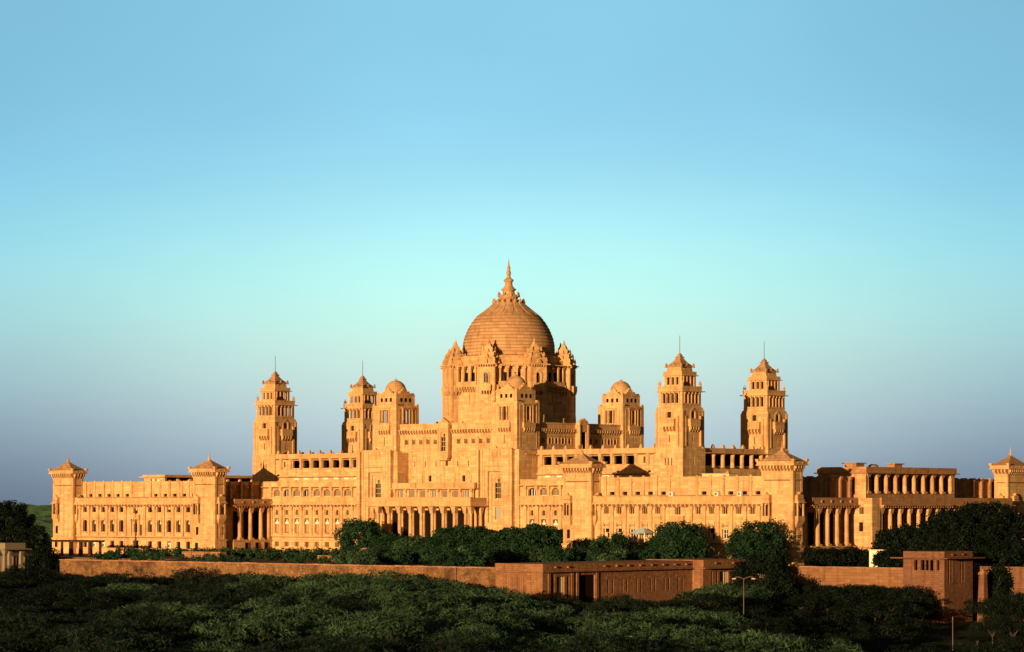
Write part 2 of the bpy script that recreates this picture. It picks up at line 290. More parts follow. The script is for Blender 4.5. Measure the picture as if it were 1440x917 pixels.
# ------------------------------------------------------------------ windows and columns (shared meshes, one object each)
_cache = {}
def arch_pts(w, h, k=10, spring=None):
    sp = spring if spring is not None else h - w / 2
    return [(w / 2 * math.cos(math.pi * i / k), sp + (h - sp) * math.sin(math.pi * i / k)) for i in range(k + 1)]
S0 = Fr('S', 0)
def spandrel(mb, w, h, n0, n1, rise=None):
    ap = arch_pts(w, h - .08, 10, h - (rise or w / 2))
    for i in range(len(ap) - 1):
        (a, za), (b, zb) = ap[i], ap[i + 1]
        p = [S0.P(a, n1, za), S0.P(b, n1, zb), S0.P(b, n1, h), S0.P(a, n1, h)]; mb.poly(p, (0, -1, 0))
        mb.poly([S0.P(a, n1, za), S0.P(b, n1, zb), S0.P(b, n0, zb), S0.P(a, n0, za)])
def window_mesh(style, w, h, d=.5):
    key = (style, round(w, 2), round(h, 2), d)
    if key in _cache: return _cache[key]
    mb = MB(); f = .07
    def pane(m, n=-d + .02, u0=None, u1=None, z0=0, z1=None):
        mb.use(m); u0 = -w / 2 if u0 is None else u0; u1 = w / 2 if u1 is None else u1; z1 = h if z1 is None else z1
        mb.fbox(S0, u0, u1, n - .05, n, z0, z1)
    if style == 'arch':
        pane(GLASS); mb.use(TRIM); spandrel(mb, w, h, -d + .05, -.06)
        mb.use(BROWN); mb.fbox(S0, -.04, .04, -d + .02, -d + .1, 0, h - .1); mb.fbox(S0, -w / 2, w / 2, -d + .03, -d + .09, h * .45, h * .45 + .08)
        mb.fbox(S0, w * .1, w / 2, -d + .02, -d + .14, 0, h * .7)
    elif style == 'archblind':
        pane(GLASS); mb.use(TRIM); spandrel(mb, w, h, -d + .05, -.06); mb.use(CREAM); mb.fbox(S0, -w / 2 + .05, w / 2 - .05, -d + .02, -d + .06, h * .42, h - .1); mb.use(BROWN); mb.fbox(S0, -.04, .04, -d + .02, -d + .1, 0, h - .1)
    elif style == 'archdark':
        pane(DARK); mb.use(TRIM); spandrel(mb, w, h, -d + .05, -.06); mb.use(BROWN); mb.fbox(S0, -w / 2, -w / 2 + .1, -d + .02, -d + .16, 0, h * .75)
    elif style == 'doubleopen':
        pane(DARK); mb.use(WHITE)
        for u in (-w / 2 + .06, w / 2 - .06): mb.fbox(S0, u - .05, u + .05, -d + .03, -d + .12, 0, h)
        mb.fbox(S0, -w / 2, w / 2, -d + .03, -d + .12, h * .55, h * .55 + .06); mb.use(CREAM); mb.fbox(S0, -w / 2 + .1, -.1, -d + .03, -d + .07, h * .1, h * .5)
    elif style == 'niche':
        pane(DARK); mb.use(TRIM); spandrel(mb, w, h, -d + .05, -.1, rise=w * .45)
        mb.use(CREAM); mb.fbox(S0, -w * .10, w * .22, -d + .02, -d + .22, h * .62, h * .82); mb.lathe(w * .06, d - .2, [(.12, h * .80), (.1, h * .9), (.02, h * .96)], 6)
        mb.use(BROWN); mb.fbox(S0, -w * .15, w * .32, -d + .02, -d + .12, .1, h * .6)
    elif style == 'pediment':
        pane(DARK); mb.use(WHITE)
        z = h * .62
        mb.extr(S0, [(-w / 2 + .04, z), (w / 2 - .04, z), (w * .38, z + .35), (w * .14, z + .55), (w * .1, z + .95), (-w * .1, z + .95), (-w * .14, z + .55), (-w * .38, z + .35)], -d + .04, -.12)
        mb.use(ORANGE); mb.fbox(S0, -w / 2 + .08, w / 2 - .08, -d + .03, -d + .2, .1, z - .05)
        mb.use(CREAM); mb.fbox(S0, -.04, .04, -d + .19, -d + .25, .1, z - .05)
    elif style == 'lancets':
        pane(DARK); mb.use(TRIM)
        for i in range(4): u = -w / 2 + i * w / 3; mb.fbox(S0, u - (.05 if w > 1 else .035), u + (.05 if w > 1 else .035), -d + .03, -d + .12, 0, h)
        mb.fbox(S0, -w / 2, w / 2, -d + .03, -.10, h - .12, h)
    elif style == 'bars':
        pane(GLASS); mb.use(WHITE)
        for i in range(5): u = -w / 2 + .06 + i * (w - .12) / 4; mb.fbox(S0, u - .05, u + .05, -d + .03, -d + .12, 0, h)
        mb.fbox(S0, -w / 2, w / 2, -d + .03, -d + .19, 0, .09); mb.use(TRIM)
    elif style == 'archbars':
        pane(BROWN); mb.use(TRIM); spandrel(mb, w, h, -d + .05, -.06, rise=w * .42); mb.use(CREAM)
        for i in range(1, 6): u = -w / 2 + i * w / 6; mb.fbox(S0, u - .04, u + .04, -d + .03, -d + .13, 0, h - .25)
        mb.fbox(S0, -w / 2, w / 2, -d + .03, -d + .16, 0, .1)
    elif style == 'archopen':
        pane(GLASS); mb.use(TRIM); spandrel(mb, w, h, -d + .05, -.06, rise=w * .42); mb.use(WHITE)
        for i in (1, 2): u = -w / 2 + i * w / 3; mb.fbox(S0, u - .08, u + .08, -d + .03, -d + .13, 0, h - .3)
    elif style == 'double':
        pane(GLASS); mb.use(WHITE)
        for u in (-w / 2 + .06, 0, w / 2 - .06): mb.fbox(S0, u - .05, u + .05, -d + .03, -d + .12, 0, h)
        for z in (0, h * .5, h - .1): mb.fbox(S0, -w / 2, w / 2, -d + .03, -d + .12, z, z + .07)
    elif style == 'lattice':
        pane(BROWN); mb.use(CREAM)
        for i in range(6): u = -w / 2 + .04 + i * (w - .08) / 5; mb.fbox(S0, u - .035, u + .035, -d + .03, -d + .1, 0, h)
        mb.fbox(S0, -w / 2, w / 2, -d + .03, -d + .11, 0, .07); mb.fbox(S0, -w / 2, w / 2, -d + .03, -d + .11, h - .07, h)
    elif style == 'tracery':
        pane(GLASS); mb.use(CREAM)
        for i in range(1, 3): u = -w / 2 + i * w / 3; mb.fbox(S0, u - .035, u + .035, -d + .03, -d + .1, 0, h)
        k = 4
        for i in range(k): z = h * i / k; mb.fbox(S0, -w / 2, w / 2, -d + .03, -d + .08, z, z + .06)
        mb.use(TRIM); mb.fbox(S0, -w / 2, -w / 6, -d + .04, -d + .2, h * .72, h); mb.fbox(S0, w / 6, w / 2, -d + .04, -d + .2, h * .72, h); mb.fbox(S0, -w / 6, w / 6, -d + .04, -d + .2, h * .9, h)
    elif style == 'slats':
        pane(SHUT); mb.use(SHUT)
        k = int(h / .22)
        for i in range(k): z = h * i / k; mb.fbox(S0, -w / 2, w / 2, -d + .03, -d + .12, z + .03, z + .13)
    elif style == 'light':
        pane(BROWN); mb.use(WHITE); mb.fbox(S0, -w / 2 + .03, w / 2 - .03, -d + .03, -d + .12, .08, h * .8)
        mb.use(DARK); mb.fbox(S0, -w * .5 + .1, -w * .16, -d + .1, -d + .16, .2, h * .55); mb.fbox(S0, w * .16, w * .5 - .1, -d + .1, -d + .16, .2, h * .55)
    elif style == 'dark':
        pane(DARK); mb.use(BROWN); mb.fbox(S0, -w / 2, -w / 2 + .08, -d + .03, -d + .14, 0, h); mb.fbox(S0, w / 2 - .08, w / 2, -d + .03, -d + .14, 0, h)
        mb.fbox(S0, -w / 2, w / 2, -d + .02, -d + .14, h - .1, h)
    elif style == 'slit':
        pane(DARK)
    me = mb.mesh('window', TRIM); _cache[key] = me; return me
def win(parent, fr, u, z, w, h, style, d=.5, n=0, name='window'):
    return link_obj(name, window_mesh(style, w, h, d), parent, fr.P(u, n, z), fr.rz)
def col_mesh(h, r=.4, kind='bracket'):
    key = ('col', round(h, 2), r, kind)
    if key in _cache: return _cache[key]
    mb = MB().use(TRIM)
    mb.box(-r * 1.35, r * 1.35, -r * 1.35, r * 1.35, 0, .35)
    mb.lathe(0, 0, [(r * 1.25, .35), (r * 1.12, .6), (r, .8), (r * .92, h * .79), (r * 1.02, h * .82)], 12, R(15), True)
    c0 = h * .82
    mb.frus(0, 0, r * .95, r * .95, c0, r * 1.25, r * 1.25, c0 + (h - c0) * .55); mb.frus(0, 0, r * 1.25, r * 1.25, c0 + (h - c0) * .55, r * 1.75, r * 1.6, h - .12)
    mb.box(-r * 1.8, r * 1.8, -r * 1.7, r * 1.7, h - .12, h)
    me = mb.mesh('column', TRIM); _cache[key] = me; return me
def col(parent, x, y, z, h, r=.4, name='column'): return link_obj(name, col_mesh(h, r), parent, (x, y, z))

# ================================================================== PALACE
M = 2.92
PAL = thing('palace', 'huge golden sandstone palace with a great ribbed central dome and four stepped towers', 'palace', (0, 0, 0))

def merlons(mb, fr, u0, u1, z, step=M, h=.8, off=0):
    k = round((u1 - u0) / step); st = (u1 - u0) / k
    for i in range(k + 1):
        u = u0 + st * i
        a = fr.P(u, -.3, z); mb.frus(a[0], a[1], .3, .3, z, .22, .22, z + h * .7); mb.frus(a[0], a[1], .22, .22, z + h * .7, .08, .08, z + h)

# ---- wings with their long south walls
def wing(sg):
    left = sg < 0
    a, b = (52.7, 90.5)
    X = lambda u: sg * u
    def rng(p, q): return (min(sg * p, sg * q), max(sg * p, sg * q))
    mb = MB().use(STONE); S = Fr('S', 1.0); cx = sg * 71.6
    bays = [cx + s * (4.5 + M * k) for s in (-1, 1) for k in range(5)]
    x0, x1 = rng(a, b)
    ops = []; wins = []
    for u in bays:
        if left:
            ops += [(u - .62, u + .62, 7.75, 9.05), (u - .62, u + .62, 3.65, 6.2), (u - .6, u + .6, .35, 1.75)]
            wins += [(u, 7.75, 1.24, 1.3, 'arch'), (u, 3.65, 1.24, 2.55, 'niche')]
        else:
            ops += [(u - .62, u + .62, 7.65, 8.95), (u - .55, u + .55, 5.3, 5.85), (u - .62, u + .62, 3.4, 5.0), (u - .5, u + .5, .5, 1.8)]
            wins += [(u, 7.65, 1.24, 1.3, 'lancets'), (u, 5.3, 1.1, .55, 'lattice'), (u, 3.4, 1.24, 1.6, 'double')]
    ops += [(cx - .7, cx + .7, 7.5, 9.0), (cx - .55, cx + .55, 3.6, 5.6), (cx - .9, cx + .9, .3, 1.9)]
    wins += [(cx, 7.5, 1.4, 1.5, 'arch' if left else 'lancets'), (cx, 3.6, 1.1, 2.0, 'arch'), (cx, .3, 1.8, 1.6, 'dark')]
    mb.facade(S, x0, x1, -1.2, 10.7, ops)
    # rest of the body, seen from the sides
    xs0, xs1 = rng(49.6, 93.4)
    mb.box(xs0, xs1, 2.75, 71.2, -1.2, 8.88)
    mb.use(TRIM)
    for i in range(-6, 7):                      # giant pilasters between the bays
        u = cx + (0 if i == 0 else (1 if i > 0 else -1) * (4.5 - M / 2 + M * (abs(i) - 1)))
        if i == 0: continue
        mb.fbox(S, u - .30, u + .30, -.05, .28, 2.86, 9.0); mb.fbox(S, u - .42, u + .42, -.04, .4, 8.3, 9.02)
    for u in bays:
        mb.fbox(S, u - .8, u + .8, -.04, .14, 6.75 if not left else 6.35, 7.1 if not left else 6.6)
        if left: mb.fbox(S, u - .75, u + .75, -.03, .2, 3.35, 3.62)
        else: mb.fbox(S, u - .75, u + .75, -.03, .12, 5.05, 5.22); mb.fbox(S, u - .7, u + .7, -.03, .15, 3.1, 3.37)
    mb.ledge(S, x0, x1, 2.55, 2.85, .32); mb.ledge(S, x0, x1, 2.0, 2.2, .16); mb.ledge(S, x0, x1, -1.2, .2, .25)
    mb.corbels(S, x0, x1, 8.75, 9.3, .5, .97, .26)
    mb.ledge(S, x0, x1, 9.3, 9.52, .72, -1.2); mb.ledge(S, x0, x1, 9.52, 10.55, .42, -.35); mb.ledge(S, x0, x1, 10.55, 10.72, .52, -.45)
    mb.use(GRIME_SHADE); mb.ledge(S, x0, x1, 2.38, 2.545, .06); mb.ledge(S, x0, x1, 10.73, 10.86, -1.45, -1.65)
    for u in bays:
        for s_ in (-1, 1): mb.fbox(S, u + s_ * .62 + (.0 if s_ > 0 else -.09), u + s_ * .62 + (.09 if s_ > 0 else 0), -.02, .025, 3.4, 6.3)
    mb.use(TRIM)
    # centre bay balcony
    mb.ledge(S, cx - 1.6, cx + 1.6, 6.3, 6.6, .55); mb.ledge(S, cx - 1.5, cx + 1.5, 6.6, 7.3, .45); mb.corbels(S, cx - 1.4, cx + 1.4, 5.8, 6.3, .5, .7, .25)
    mb.fbox(S, cx - 1.5, cx - 1.1, -.03, .3, 2.86, 6.3); mb.fbox(S, cx + 1.1, cx + 1.5, -.03, .3, 2.86, 6.3)
    mb.use(STONE)
    # upper storey, set back
    U = Fr('S', 2.6); zt = 14.0
    uo = [(u - .55, u + .55, 10.95, 11.55, .4) for u in bays]
    mb.facade(U, x0 - 1, x1 + 1, 10.5, zt, uo, .4)
    mb.box(x0 - 1, x1 + 1, 2.63, 3.0, zt - .35, zt - .01)
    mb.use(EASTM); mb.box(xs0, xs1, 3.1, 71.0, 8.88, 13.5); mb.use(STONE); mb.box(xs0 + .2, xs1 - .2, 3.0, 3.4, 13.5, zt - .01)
    mb.use(TRIM); mb.ledge(U, x0 - 1, x1 + 1, zt, zt + .14, .18, -.45)
    mb.ledge(U, x0 - 1, x1 + 1, 12.0, 12.1, .10); mb.ledge(U, x0 - 1, x1 + 1, 13.35, 13.5, .1)
    for i in range(-6, 7):
        if i == 0: continue
        u = cx + (1 if i > 0 else -1) * (4.5 - M / 2 + M * (abs(i) - 1))
        mb.fbox(U, u - .25, u + .25, -.04, .22, 10.6, 13.9); mb.fbox(U, u - .33, u + .33, -.03, .3, 13.0, 13.3)
        a_ = U.P(u, 0, zt + .14); mb.box(a_[0] - .2, a_[0] + .2, a_[1] - .2, a_[1] + .2, zt + .12, zt + .35)
    e = build('wing', mb, STONE, PAL)
    rw = random.Random(11 + sg)
    for (u, z, w, h, st) in wins:
        if st == 'arch': st = rw.choice(('arch', 'arch', 'archblind', 'archdark', 'archdark'))
        if st == 'niche' and rw.random() < .25: st = 'archdark'
        if st == 'double' and rw.random() < .35: st = 'doubleopen'
        win(e, S, u, z, w, h, st)
    gi = 0
    for u in bays:
        if left: win(e, S, u, .35, 1.2, 1.4, 'light' if gi in (2, 3, 7) else 'dark', name='ground_floor_window')
        else: win(e, S, u, .5, 1.0, 1.3, 'lattice', name='ground_floor_window')
        gi += 1
    rnd = random.Random(5 + left)
    for u in bays: win(e, U, u, 10.95, 1.1, .6, 'slit', .4, name='attic_vent')
    # little rooftop terrace house with a flat overhanging roof
    mb = MB().use(STONE)
    if left:
        o5 = len(mb.v); mb.box(-78.8, -72.2, 14, 39.5, 13.4, 13.9); mb.box(-78.8, -72.9, 14.8, 39.5, 13.9, 15.2)
        mb.facade(Fr('S', 14.0), -78.8, -72.2, 13.9, 15.1, [(-76.9, -75.7, 13.95, 14.8), (-75.2, -74.0, 13.95, 14.8)], .5)
        for k in range(8): mb.box(-72.7, -72.25, 14.02 + k * 3.6, 14.6 + k * 3.6, 13.9, 15.1)
        mb.use(WHITE); mb.box(-76.8, -74.1, 14.5, 14.7, 13.95, 14.8)
        mb.use(TRIM); mb.box(-79.6, -71.4, 13.2, 40.3, 15.1, 15.27); mb.box(-79.0, -71.9, 13.7, 39.8, 15.27, 15.65); mb.box(-74, -72.3, 30, 31.6, 15.75, 16.3)
        mb.use(DARK); mb.box(-72.9, -72.8, 14.6, 39.2, 13.95, 15.05)
        mb.v[o5:] = [(a_ - 5.0, b_, c_) for a_, b_, c_ in mb.v[o5:]]
        build('roof_house', mb, STONE, e)
    else:
        mb.use(CREAM); mb.box(67.6, 73.6, 13, 15.5, 13.4, 14.7); mb.use(TRIM); mb.box(67.5, 73.7, 12.9, 15.6, 14.7, 14.82); mb.frus(73.0, 13.6, .5, .5, 14.8, .1, .1, 15.4)
        build('roof_house', mb, STONE, e)
    return e
WL = wing(-1); WR = wing(1)
# air-conditioning boxes on the right wing balcony
for x in (69.3, 79.3, 91.5 - 7.2):
    mb = MB().use(WHITE); mb.box(-.42, .42, -.25, .25, 0, .75); mb.use(METAL); mb.box(-.3, .14, -.27, -.24, .12, .62)
    build('cooling_unit', mb, WHITE, WR, (x, 2.15, 10.72))
# downpipes on the left wing
for x, z0, z1 in ((-71.2, .2, 8.6), (-69.6, 2.9, 5.2)):
    mb = MB().use(BROWN); mb.lathe(0, 0, [(.12, z0), (.12, z1)], 8); build('downpipe', mb, BROWN, WL, (x, .62, 0))

# ---- recessed colonnades on the inner (east facing) side of the left wing and on the east range
def side_colonnade(parent, xf, y0, y1, ys, wallx, zt=10.45):
    mb = MB().use(STONE)
    mb.box(wallx + .02, xf, y0, y1, -1.2, 1.9); mb.use(TRIM); E_ = Fr('E', xf)
    mb.fbox(E_, y0, y1, -.2, .22, 1.9, 2.15)
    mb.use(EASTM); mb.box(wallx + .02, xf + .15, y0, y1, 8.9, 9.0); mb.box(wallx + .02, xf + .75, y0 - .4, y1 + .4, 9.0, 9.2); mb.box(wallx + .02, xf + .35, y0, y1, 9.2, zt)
    k = int((y1 - y0) / .75)
    for i in range(k):
        y = y0 + (i + .5) * (y1 - y0) / k; mb.fbox(E_, y - .12, y + .12, .1, .55, 8.7, 9.0)
    for y in ys:
        mb.lathe(xf + .36, y, [(.2, 9.6), (.2, 10.0)], 8)
    e = build('side_colonnade', mb, STONE, parent)
    for y in ys: col(e, xf - .45, y, 2.15, 6.75, .42)
    We = Fr('E', wallx + .04)
    for i in range(len(ys) - 1): win(e, We, (ys[i] + ys[i + 1]) / 2, 2.3, 1.6, 5.6, 'dark', .3, .32)
    for i in range(len(ys) - 1): win(e, E_, (ys[i] + ys[i + 1]) / 2, .1, 1.0, 1.5, 'dark', .3, .33, name='basement_door')
    return e
side_colonnade(WL, -46.4, 5.2, 15.9, [7.4, 10.3, 13.2, 15.4], -49.6)
side_colonnade(WR, 96.4, 6.0, 19.4, [8.6, 11.45, 14.3, 17.15], 93.4)
# pylon and projecting block of the east range
mb = MB().use(STONE)
Se = Fr('S', 19.6); Ee = Fr('E', 99.6)
mb.facade(Se, 93.4, 99.6, -1.2, 10.4, [(96.8, 97.7, 4.6, 6.2), (96.9, 97.9, 7.6, 8.9)], .4)
mb.facade(Ee, 19.6, 22.0, -1.2, 10.4, [], .4); mb.box(93.5, 99.5, 20.1, 64.4, -1.2, 1.6)
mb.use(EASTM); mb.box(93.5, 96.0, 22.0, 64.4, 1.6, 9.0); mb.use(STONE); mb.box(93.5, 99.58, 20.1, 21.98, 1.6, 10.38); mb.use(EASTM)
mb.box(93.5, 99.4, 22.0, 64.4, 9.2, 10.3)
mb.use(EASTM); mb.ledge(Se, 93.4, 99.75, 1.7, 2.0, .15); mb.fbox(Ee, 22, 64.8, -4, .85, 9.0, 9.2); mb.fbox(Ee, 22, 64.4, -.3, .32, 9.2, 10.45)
mb.fbox(Ee, 19.5, 64.4, -.3, .2, 1.6, 1.95)
for k in range(56): mb.fbox(Ee, 22.2 + k * .75, 22.44 + k * .75, .1, .6, 8.7, 9.0)
er = build('east_range', mb, STONE, PAL)
win(er, Se, 97.25, 4.6, .9, 1.6, 'dark', .4); win(er, Se, 97.4, 7.6, 1.0, 1.3, 'lancets', .4)
for k in range(14): col(er, 99.05, 22.9 + k * 2.95, 1.95, 7.05, .43)
for k in range(13): win(er, Fr('E', 96.0), 24.4 + k * 2.95, 2.2, 1.7, 5.8, 'dark', .3, .34)
# upper storey of the east range
mb = MB().use(STONE)
Su = Fr('S', 22.6); Eu = Fr('E', 96.2)
mb.facade(Su, 88.6, 96.2, 10.4, 14.7, [(93.2, 93.9, 11.0, 13.9), (91.0, 92.2, 10.9, 13.9)], .5)
mb.use(EASTM); mb.box(86, 88.6, 22.6, 50.8, 10.4, 14.7)
mb.box(88.6, 94.4, 23.3, 50.8, 10.4, 14.7); mb.box(94.4, 96.18, 22.62, 23.2, 10.4, 14.68); mb.box(94.4, 96.2, 50.3, 50.8, 10.4, 14.7)
mb.box(94.4, 96.2, 23.2, 50.3, 10.3, 11.2)
mb.use(EASTM); mb.box(85.6, 96.95, 21.9, 51.4, 14.7, 14.88); mb.box(86.0, 96.5, 22.3, 51.0, 14.88, 15.85)
for k in range(2): mb.box(88 + k * 1.0, 90.4, 28 + 12 * k, 30.5 + 12 * k, 15.85, 16.5); mb.box(87.6 + k, 90.7, 27.7 + 12 * k, 30.8 + 12 * k, 16.5, 16.7)
mb.use(METAL); mb.lathe(89.6, 34.5, [(.9, 15.85), (.9, 16.25), (.5, 16.5)], 12)
eu = build('upper_range', mb, STONE, PAL)
win(eu, Su, 91.6, 10.9, 1.2, 3.0, 'light', .5); win(eu, Su, 93.55, 11.0, .7, 2.9, 'slit', .5)
for k in range(10): col(eu, 95.8, 23.5 + k * 2.93, 11.2, 3.5, .42)
for k in range(9): win(eu, Fr('E', 94.4), 24.95 + k * 2.93, 11.2, 1.5, 3.0, 'dark', .3, .33)
for k in range(4):
    for yy in (4.5, 54):
        pass
# parapet posts along the recessed upper walls of the east side
Er = Fr('E', 93.4)
for y0, y1 in ((3.4, 22.4), (51.6, 70.8)):
    mb = MB().use(EASTM); mb.fbox(Er, y0, y1, -.5, .12, 13.3, 14.0)
    k = int((y1 - y0) / M)
    for i in range(k + 1): mb.fbox(Er, y0 + i * M + .2, y0 + i * M + .65, -.3, .5, 10.5, 13.9); mb.fbox(Er, y0 + i * M + .1, y0 + i * M + .75, -.3, .7, 13.6, 14.15)
    build('side_parapet', mb, STONE, PAL)
mb = MB().use(STONE); Ei = Fr('E', -49.6); mb.fbox(Ei, 3.4, 15.9, -.5, .12, 13.3, 14.0)
for i in range(5): mb.fbox(Ei, 4 + i * M, 4.45 + i * M, 0, .5, 10.5, 13.9)
mb.lathe(-48.9, 7.6, [(.3, 12.6), (.45, 12.9), (.3, 13.2)], 8); mb.lathe(-48.9, 11.2, [(.3, 12.6), (.45, 12.9), (.3, 13.2)], 8)
build('side_parapet', mb, STONE, PAL)

# ---- corner pavilions
def pavilion(cx, cy, hx, hy, faces):
    e = None
    mb = MB().use(STONE)
    x0, x1, y0, y1 = cx - hx, cx + hx, cy - hy, cy + hy
    fr = {'S': Fr('S', y0), 'N': Fr('N', y1), 'E': Fr('E', x1), 'W': Fr('W', x0)}
    mb.box(x0, x1, y0, y1, -1.2, 15.2)
    mb.frus(cx, cy, hx + .22, hy + .22, -1.2, hx + .16, hy + .16, 2.0)
    mb.use(TRIM)
    mb.box(x0 - .28, x1 + .28, y0 - .28, y1 + .28, 2.0, 2.3)
    mb.use(GRIME_SHADE); mb.box(x0 - .03, x1 + .03, y0 - .03, y1 + .03, 13.28, 13.44); mb.use(TRIM)
    for z, zz, n in ((13.45, 13.6, .1), (14.8, 14.95, .12)): mb.box(x0 - n, x1 + n, y0 - n, y1 + n, z, zz)
    mb.box(x0 - .75, x1 + .75, y0 - .75, y1 + .75, 15.85, 16.0); mb.box(x0 - .62, x1 + .62, y0 - .62, y1 + .62, 16.0, 16.55)
    for k, f in fr.items():
        a, b = (x0, x1) if k in 'SN' else (y0, y1)
        mb.corbels(f, a - .1, b + .1, 14.95, 15.85, .62, .68, .27)
        mb.fbox(f, a, a + .5, 0, .07, 2.3, 15); mb.fbox(f, b - .5, b, 0, .07, 2.3, 15)
        n = int((b - a) / 1.1)
        for i in range(n): u = a + (i + .5) * (b - a) / n; mb.fbox(f, u - .12, u + .12, .6, .68, 16.15, 16.4)
    for sx in (-1, 1):
        for sy in (-1, 1): mb.frus(cx + sx * (hx + .5), cy + sy * (hy + .5), .22, .22, 16.5, .34, .34, 16.95)
    e = build('corner_pavilion', mb, STONE, PAL)
    mb = MB().use(ROOF)
    n = 6; H0, H1 = 16.56, 18.6
    for i in range(n):
        t0, t1 = i / n, (i + 1) / n
        s0, s1 = (1 - t0) ** 1.12, (1 - t1) ** 1.12
        mb.frus(cx, cy, max(.12, (hx + .5) * s0), max(.12, (hy + .5) * s0), H0 + (H1 - H0) * t0, max(.12, (hx + .42) * s1), max(.12, (hy + .42) * s1), H0 + (H1 - H0) * t1)
    build('roof', mb, ROOF, e)
    mb = MB().use(TRIM); mb.lathe(cx, cy, [(.34, 18.3), (.2, 18.6), (.3, 18.75), (.12, 19.0), (.08, 19.7), (.02, 20.1)], 8); build('finial', mb, TRIM, e)
    for k, u, wd in faces:
        f = fr[k]; mb = MB().use(TRIM)
        lo, hi = u - wd / 2, u + wd / 2
        # jharokha: corbelled balcony, open bay with colonnettes, canopy
        for i in range(4): mb.fbox(f, lo + .15 * (3 - i) * .5, hi - .15 * (3 - i) * .5, 0, .18 + i * .14, 5.4 + i * .26, 5.66 + i * .26)
        mb.fbox(f, lo, hi, 0, .72, 6.44, 7.3)
        for c in (lo + .15, hi - .15): mb.fbox(f, c - .13, c + .13, .42, .68, 7.3, 9.5)
        mb.fbox(f, lo - .15, hi + .15, 0, .95, 9.5, 9.66); mb.fbox(f, lo, hi, 0, .7, 9.66, 10.1)
        mb.extr(f, [(lo + .1, 10.1), (hi - .1, 10.1), (hi - .1, 10.85), (u + .3, 10.95), (u, 11.4), (u - .3, 10.95), (lo + .1, 10.85)], 0, .55); mb.use(GRIME_SHADE); mb.fbox(f, hi - .08, hi + .02, -.01, .03, 5.6, 10.9); mb.fbox(f, lo + .1, hi - .1, .5, .57, 10.12, 10.22)
        j = build('jharokha', mb, TRIM, e)
    for k, u, wd in faces:
        f = fr[k]
        win(e, f, u, 7.3, wd * .5, 2.1, 'arch', .12, .13)
        win(e, f, u, 3.2, wd * .36, 1.6, 'lancets' if k == 'E' else 'dark', .08, .09)
        if k == 'S': win(e, f, u, .3, wd * .45, 1.3, 'dark', .1, .28)
    # round carved roundel high on the wall
    f = fr['S']; mb = MB().use(TRIM); u = x0 + hx * .75
    mb.extr(f, [(u + .5 * math.cos(i * math.pi / 6), 14.3 + .5 * math.sin(i * math.pi / 6)) for i in range(12)], 0, .1); build('roundel', mb, TRIM, e)
    return e
for cx in (-93.75, -49.45, 49.45, 93.75):
    pavilion(cx, 1.38, 3.25, 1.38, [('S', cx - 2.0, 1.7), ('E', 1.45, 1.9)])
for cx in (-95.6, 95.6):
    pavilion(cx, 70.7, 1.4, 3.25, [('E', 69.6, 1.7), ('S', cx, 1.6)])

